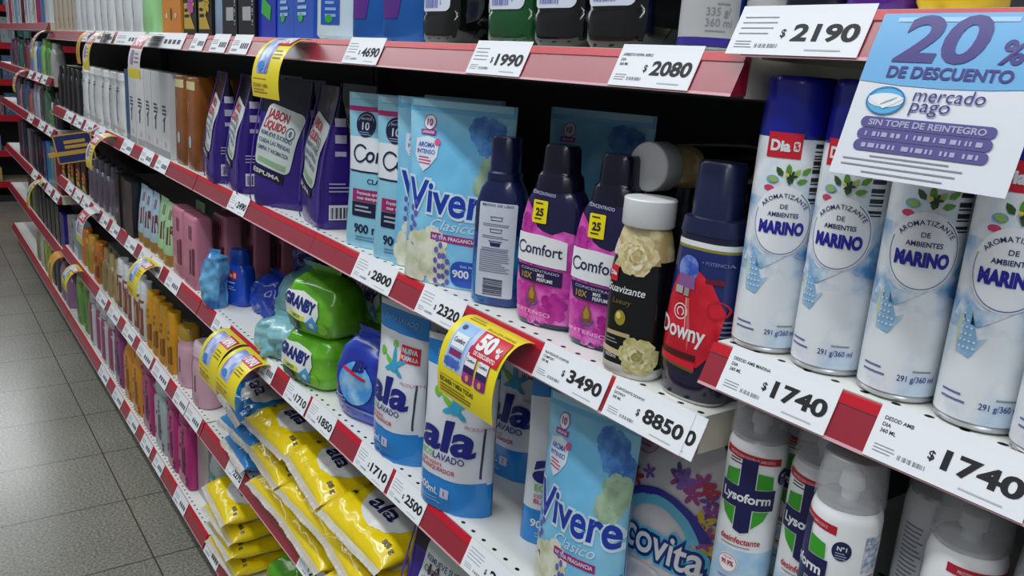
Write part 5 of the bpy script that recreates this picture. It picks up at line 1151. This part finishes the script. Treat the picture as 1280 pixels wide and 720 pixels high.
# cross-aisle shelving beyond the end of the aisle
t = thing('cross_aisle_shelving', 'shelving with bright red edges crossing the far end of the aisle', 'shelving', (-7.55, 0, 0))
mb = MB(); mb.box(-.42, -1.2, 0, -.40, 1.6, 1.8, DKGREY); mb.build('back_panel', t)
mb = MB(); mb.box(-.40, -1.2, 0, -.02, 1.6, .05, M('#1b1b1c', .6)); mb.build('kick_plate', t)
for z in (.15, .39, .66, .93, 1.2, 1.47):
    mb = MB(); mb.box(-.40, -1.2, z - .02, 0, 1.6, z + .005, CREAM); s_ = mb.build('shelf', t); mb = MB(); mb.box(0, -1.2, z - .035, .012, 1.6, z + .012, RAILTOP); mb.build('price_rail', s_)
for k, (y, z, c, n, h) in enumerate(((.06, .395, '#7f86b8', 'lilac', .12), (.05, .155, '#b8ad5a', 'yellow', .11), (.10, .665, '#8a5a6a', 'mauve', .15), (.20, .665, '#3f6a8a', 'steel blue', .17), (.10, .935, '#2f5a54', 'dark green', .19), (.20, .935, '#56708c', 'slate', .18), (.31, .935, '#8a3a44', 'brick red', .19), (.21, 1.205, '#9fb0b8', 'pale grey', .19), (.32, 1.205, '#2a6a6a', 'teal', .20), (.25, 1.475, '#5a8ab0', 'sky blue', .2))):
    g = gen('cleaning_carton', f'{n} carton on the red-edged shelving across the far end', 'box', None, .092, .10, h, c, None, shape='box', prints=p_speck('#8a8f98')); g.location = (-7.63, y, z + .001); g.rotation_euler.z = rad(90)

# ================================================================== PROMOTION FLAGS AND HANGING CARDS
class Strip:
    def __init__(s, x0, w, p, n=24):
        s.x0 = x0; s.w = w; pts = []
        for i in range(n + 1):
            t = i / n; b = ((1 - t) ** 3, 3 * t * (1 - t) ** 2, 3 * t * t * (1 - t), t ** 3)
            pts.append((sum(b[k] * p[k][0] for k in range(4)), sum(b[k] * p[k][1] for k in range(4))))
        s.pts = pts; s.L = [0]
        for a, b in zip(pts, pts[1:]): s.L.append(s.L[-1] + math.hypot(b[0] - a[0], b[1] - a[1]))
        s.len = s.L[-1]
    def f(s, u, v, off=0.0):
        """u from the left edge, v = distance above the lower edge"""
        q = min(max(s.len - v, 0), s.len); i = 0
        while i < len(s.pts) - 2 and s.L[i + 1] < q: i += 1
        t = (q - s.L[i]) / (s.L[i + 1] - s.L[i]); a, b = s.pts[i], s.pts[i + 1]
        ty, tz = b[0] - a[0], b[1] - a[1]; l = math.hypot(ty, tz); ny, nz = tz / l, -ty / l       # outward, towards the aisle
        return (u, a[0] + (b[0] - a[0]) * t + ny * off, a[1] + (b[1] - a[1]) * t + nz * off)
    def sheet(s, mb, front, back):
        vs = [s.len * i / 24 for i in range(25)]
        mb.grid(lambda u, v: s.f(u, v, 0), [0, s.w], vs, lambda a, b: front); mb.grid(lambda u, v: s.f(u, v, -.0005), [0, s.w], vs, lambda a, b: back, True)
        for u in (0, s.w):
            for a, b in zip(vs, vs[1:]): mb.add([s.f(u, a, 0), s.f(u, b, 0), s.f(u, b, -.0005), s.f(u, a, -.0005)], [(0, 1, 2, 3)], front)
YF = M('#f3df1c', .35, coat=.2)
def flag(label, x0, w, zl, ey, ez, style, group='promotion flags on the rails', bulge=1.0):
    S = Strip(x0, w, [(RY - .004, zl + RZ + .001), (-.016 * bulge, zl + RZ + .012 * bulge), (ey - .012, zl + .012), (ey, ez)]); mb = MB(); L = S.len
    base = {'yellow': YF, 'comfort': YF, 'white': M('#e4dfe2', .35), 'orange': M('#d99a3a', .4), 'red': M('#dcd6d8', .35)}[style]
    S.sheet(mb, base, M('#d5d7d8', .45)); d = lambda sh, mt, off=.0004: mb.decal(sh, S.f, mt, off, .5, .008)
    if style == 'comfort':
        d(rrect(w * .10, L * .30, w * .62, L * .80, .003), M('#b9c9ea', .35)); d(rect(w * .13, L * .33, w * .40, L * .78), M('#8fbde6', .35), .0007); d(rect(w * .15, L * .52, w * .38, L * .66), WHITE, .0010); d(text('Comfort', L * .045, w * .265, L * .57, 'c', .02, 0, 0, w * .19), NAVY, .0013)
        d(rect(w * .16, L * .44, w * .38, L * .50), M('#8a2a66', .35), .0010); d(ell(w * .20, L * .73, w * .04, L * .03), NAVY, .0010); d(merge(*[flower(w * (.16 + .06 * i), L * .37, .006, 5, .8, i * 20) for i in range(4)]), M('#4a6cc4', .35), .0010)
        for k in (0, 1):
            x = w * (.46 + .22 * k); d(rrect(x, L * .26, x + w * .19, L * .62, .004), M('#b8329a', .35, mix=('#7a1f78', 70, .4, .6)), .0008); d(rect(x + w * .01, L * .42, x + w * .18, L * .54), WHITE, .0011); d(text('Comfort', L * .028, x + w * .095, L * .465, 'c', .02, 0, 0, w * .14), NAVY, .0014); d(rect(x + w * .01, L * .36, x + w * .18, L * .415), M('#2a2356', .35), .0011); d(rect(x + w * .04, L * .60, x + w * .15, L * .66), M('#2a2356', .35), .0010); d(ell(x + w * .095, L * .31, w * .03, L * .03), M('#d9a83c', .35), .0011)
        d(rect(w * .50, L * .52, w * .97, L * .79), M('#d01f36', .35), .0017); d(text('50', L * .155, w * .675, L * .605, 'c', .05, 0, 0, w * .26), WHITE, .0021); d(text('%', L * .085, w * .885, L * .605, 'c', .04), WHITE, .0021); d(text('DE DESCUENTO', L * .035, w * .735, L * .545, 'c', .03, 0, 0, w * .36), WHITE, .0021)
        d(text('EN LA 2DA UNIDAD', L * .03, w * .70, L * .815, 'c', .01, 0, 0, w * .46), M('#8a7a1c', .4)); d(lines(w * .10, L * .90, w * .40, 2, L * .04, L * .018), M('#a3921c', .4))
        d(text('ESCANEA Y MIRA TODAS', L * .045, w * .06, L * .15, 'l', .03, 0, 0, w * .62), M('#4a3d1a', .4)); d(lines(w * .06, L * .125, w * .66, 3, L * .032, L * .014), M('#7d6a1c', .4)); d(lines(w * .06, L * .225, w * .8, 1, L * .03, L * .01), M('#b0a01c', .4))
    elif style in ('yellow',):
        d(rrect(w * .14, L * .30, w * .58, L * .88, .004), M('#5f6fb8', .35, mix=('#b9c6ea', 30, .42, .6))); d(rrect(w * .20, L * .36, w * .50, L * .80, .003), M('#8fa6e2', .35, mix=('#d5ddf4', 40, .4, .62)), .0008); d(ell(w * .32, L * .40, w * .12, L * .06), M('#3a8ad8', .35), .0011)
        d(poly((w * .50, L * .70), (w * .96, L * .70), (w * .96, L * .90), (w * .50, L * .90)), M('#d01f36', .35), .0014); d(text('1890', L * .13, w * .73, L * .735, 'c', .05, 0, 0, w * .40), WHITE, .0018)
        d(lines(w * .62, L * .62, w * .92, 3, L * .05, L * .022), M('#8a7a1c', .4)); d(lines(w * .06, L * .24, w * .7, 1, L * .03, L * .012), M('#b0801c', .4)); d(text('ESCANEA Y MIRA', L * .045, w * .06, L * .13, 'l', .02, 0, 0, w * .56), M('#b5702a', .4)); d(lines(w * .06, L * .11, w * .6, 2, L * .035, L * .016), M('#b5802a', .4))
    elif style in ('white', 'red'):
        d(rect(0, 0, w * (1 if style == 'red' else .45), L * .16), YF, .0006)
        if style == 'white': d(rect(w * .55, 0, w, L), YF, .0006)
        d(rect(w * .06, L * .52, w * .94, L * .76), M('#c43a54', .35), .0009); d(text('50%', L * .12, w * .5, L * .57, 'c', .05, 0, 0, w * .6), WHITE, .0012); d(rect(w * .2, L * .24, w * .42, L * .48), M('#8f86b0', .4), .0009); d(lines(w * .5, L * .44, w * .9, 3, L * .07, L * .03), M('#9a90a0', .4), .0009)
    else:
        d(rect(w * .15, L * .2, w * .85, L * .6), M('#c8c04a', .4)); d(rect(w * .35, L * .15, w * .6, L * .55), M('#b0563a', .4), .0008)
    o = mb.build('promotion_flag', None, 60); tag(o, label, 'promotion flag', group, (x0, 0, 0)); return o
flag('yellow flag with a red 50 percent square hanging from the softener rail', -.748, .108, .973, -.038, .921, 'comfort')
flag('yellow flag curving down from the top rail in front of a purple pouch', -1.342, .115, 1.267, -.043, 1.207, 'yellow', bulge=.6)
flag('yellow flag over the blue bags, the one farther from the green stack', -1.655, .112, .688, -.052, .624, 'yellow')
flag('yellow flag over the blue bags, the one nearer the green stack', -1.528, .112, .688, -.056, .640, 'yellow')
flag('white and yellow flag on the rail under the white bottles', -2.79, .10, .973, -.06, .905, 'white')
flag('red and white flag hanging from the top rail above the white cartons', -2.22, .12, 1.267, -.045, 1.195, 'red', bulge=.6)
flag('narrow yellow edged flag hanging from the top rail above the white bottles', -2.80, .10, 1.267, -.05, 1.19, 'white', bulge=.6)
flag('slim orange flag hanging from the top rail above the white bottles', -3.03, .06, 1.267, -.03, 1.20, 'orange', bulge=.5)
flag('yellow flag below the pale blue tubes', -2.33, .11, .688, -.05, .630, 'yellow')
flag('red and white flag above the large orange bottle', -3.13, .12, .688, -.05, .61, 'red')
flag('yellow flag above the green bottles of the lowest shelf', -3.56, .12, .3865, -.05, .335, 'yellow')
flag('orange flag on the far rail beside the violet carton', -4.00, .12, .345, -.045, .26, 'orange')
flag('yellow flag at the far end of the top rail, nearer one', -3.90, .08, 1.267, -.06, 1.19, 'white', bulge=.8)
flag('small yellow flag hanging from the second rail of the farthest unit', -4.75, .10, 1.08, -.05, 1.01, 'white', bulge=.8)
flag('yellow flag curling from the fourth rail of the farthest unit', -4.45, .10, .592, -.06, .50, 'yellow')
# blue and white discount card
S = Strip(-.313, .108, [(RY - .004, ZAT - .0045), (-.004, ZAT - .032), (-.014, ZAT - .07), (-.024, 1.2265)]); mb = MB(); w, L = S.w, S.len
S.sheet(mb, M('#e3e7ef', .4), PAPER); d = lambda sh, mt, off=.0004: mb.decal(sh, S.f, mt, off, .03, .01); pu = M('#453a86', .4); blu = M('#6fb2e4', .4)
d(poly((0, L * .575), (w * .25, L * .555), (w * .5, L * .548), (w * .75, L * .555), (w, L * .575), (w, L), (0, L)), blu); d(lines(w * .1, L * .972, w * .95, 1, .002, .003), M('#a9d0ee', .4), .0007)
d(text('20', .0280, w * .405, L * .705, 'c', .028, .10, 0, .054), pu, .0009); d(text('%', .0135, w * .80, L * .705, 'c', .03, .1), pu, .0009); d(text('DE DESCUENTO', .0068, w * .50, L * .602, 'c', .03, 0, 0, .074), pu, .0009)
d(ell(w * .205, L * .46, .0125, .0088, 28), M('#58b4e6', .4), .0007); d(ell(w * .205, L * .462, .0116, .0045, 24), WHITE, .0010); d(poly((w * .205 - .0118, L * .46 + .002), (w * .205, L * .46 + .004), (w * .205 + .0118, L * .46 + .002), (w * .205 + .006, L * .46 - .002), (w * .205, L * .46 - .0052), (w * .205 - .006, L * .46 - .002)), M('#eef2f6', .4), .0012); d(merge(*[xf(rect(0, 0, .0045, .0006), w * .205 - .002 + .0018 * k, L * .46 - .003 + .0008 * k, 1, 35) for k in range(4)]), M('#9ab0c8', .4), .0014); d(arc(w * .205, L * .46, .0118, .0125, 0, 360, 28, .7), M('#2f6aa8', .4), .0013)
d(text('mercado', .0078, w * .36, L * .47, 'l', .0, .06, 0, .042), pu, .0009); d(text('pago', .0078, w * .36, L * .408, 'l', .0, .06, 0, .024), pu, .0009)
for k, s_ in enumerate(('SIN TOPE DE REINTEGRO', None, None)):
    y = L * (.328 - .070 * k); d(rrect(w * .10, y - .0034, w * .86, y + .0034, .0033), M('#5d5796', .4), .0007); d(text(s_, .0036, w * .48, y - .0018, 'c', .03, 0, 0, w * .66) if s_ else bars(w * .15, y - .0014, w * .81, y + .0014, 17, 5 + k), M('#b3b0d2', .4), .0010)
d(lines(w * .22, L * .132, w * .80, 1, .003, .0009), GREYINK); d(lines(w * .06, L * .105, w * .92, 2, .0036, .0009, 4), GREYINK); d(lines(w * .2, L * .035, w * .8, 1, .003, .0009), GREYINK)
tag(mb.build('discount_card', None, 60), 'blue and white card reading 20% de descuento, hanging over the air freshener cans', 'promotion card', None, (-.313, 0, 0))
# navy sign sticking out into the aisle
t = thing('aisle_sign', 'navy blue sign with gold bars sticking out from the second rail', 'sign', (-2.90, -.005, 1.000), 0); mb = MB(); nv = M('#1d2a6a', .4); gd = M('#c49a3c', .4)
mb.box(-.002, -.130, -.085, .002, -.022, .005, nv); f = lambda u, v, off=0: (.002 + off, -.130 + u, -.085 + v)
for sh in (rect(0, 0, .108, .004), rect(0, .086, .108, .090), rect(0, 0, .004, .09), rect(.104, 0, .108, .09), rect(.028, .060, .088, .070), rect(.028, .045, .094, .055)): mb.decal(sh, f, gd, .0006, 1, 1)
mb.box(-.003, -.152, -.060, .0032, -.040, -.047, gd); mb.build('panel', t); mb = MB(); mb.tube([(0, -.03, .0), (0, -.008, .006), (0, .006, .012)], .004, M('#c9b0a0', .4)); mb.build('clip_arm', t); t.rotation_euler = (rad(10), 0, rad(-8))

# ---------- small price labels of the shampoo unit
def run(zl, spans, fmt):
    for i, (a, b) in enumerate(spans): small_label(a, b, zl, fmt.format(ORD[i]))
run(1.267, [(-1.725, -1.627), (-1.600, -1.503), (-1.865, -1.772), (-2.26, -1.925), (-2.62, -2.30), (-2.80, -2.66), (-2.95, -2.82), (-3.12, -2.98)], '{} small price label on the top rail, counting away from the yellow flag')
run(.973, [(-2.212, -2.103), (-2.377, -2.254), (-2.606, -2.482), (-3.007, -2.875), (-3.20, -3.06), (-3.40, -3.25), (-3.62, -3.45)], '{} small price label under the cartons, counting away from the amber bottles')
run(.688, [(-2.151, -2.037), (-2.329, -2.210), (-2.442, -2.336), (-2.617, -2.50), (-2.839, -2.73), (-3.00, -2.89), (-3.16, -3.05), (-3.35, -3.22), (-3.52, -3.38), (-3.70, -3.56)], '{} small price label on the middle rail, counting from the pink bottles')
run(.688, [(-1.757, -1.660), (-1.456, -1.392)], '{} price label by the paired yellow flags on the middle rail')
run(.3865, [(-2.000, -1.890), (-2.114, -2.006), (-2.340, -2.187), (-2.522, -2.364), (-2.72, -2.58), (-2.95, -2.80), (-3.15, -3.0)], '{} small price label on the fourth rail, counting from the blue bags')
run(.0875, [(-1.860, -1.760), (-2.150, -2.040), (-2.377, -2.283), (-2.528, -2.420), (-2.72, -2.60), (-2.95, -2.82), (-3.2, -3.05)], '{} small price label on the lowest rail, counting from the yellow bags')
run(1.08, [(-4.20, -4.05), (-4.40, -4.25), (-4.65, -4.5)], '{} small price label on the second rail of the farthest unit')
run(.868, [(-4.15, -4.0), (-4.40, -4.22), (-4.8, -4.6)], '{} small price label on the third rail of the farthest unit')
run(.592, [(-4.08, -3.95), (-4.3, -4.15), (-4.5, -4.35), (-4.8, -4.62)], '{} small price label on the fourth rail of the farthest unit')
sack('film_bag', 'small green bag on the lowest shelf behind the yellow stack', 'bag', (-1.50, .09, ZF), 8, .13, .10, .12, GR, 41, .010, None, None)
for o in COL.objects:
    if o.parent is None and o.type == 'MESH' and o.get('kind') is None and o.get('category') is None: print('untagged', o.name)
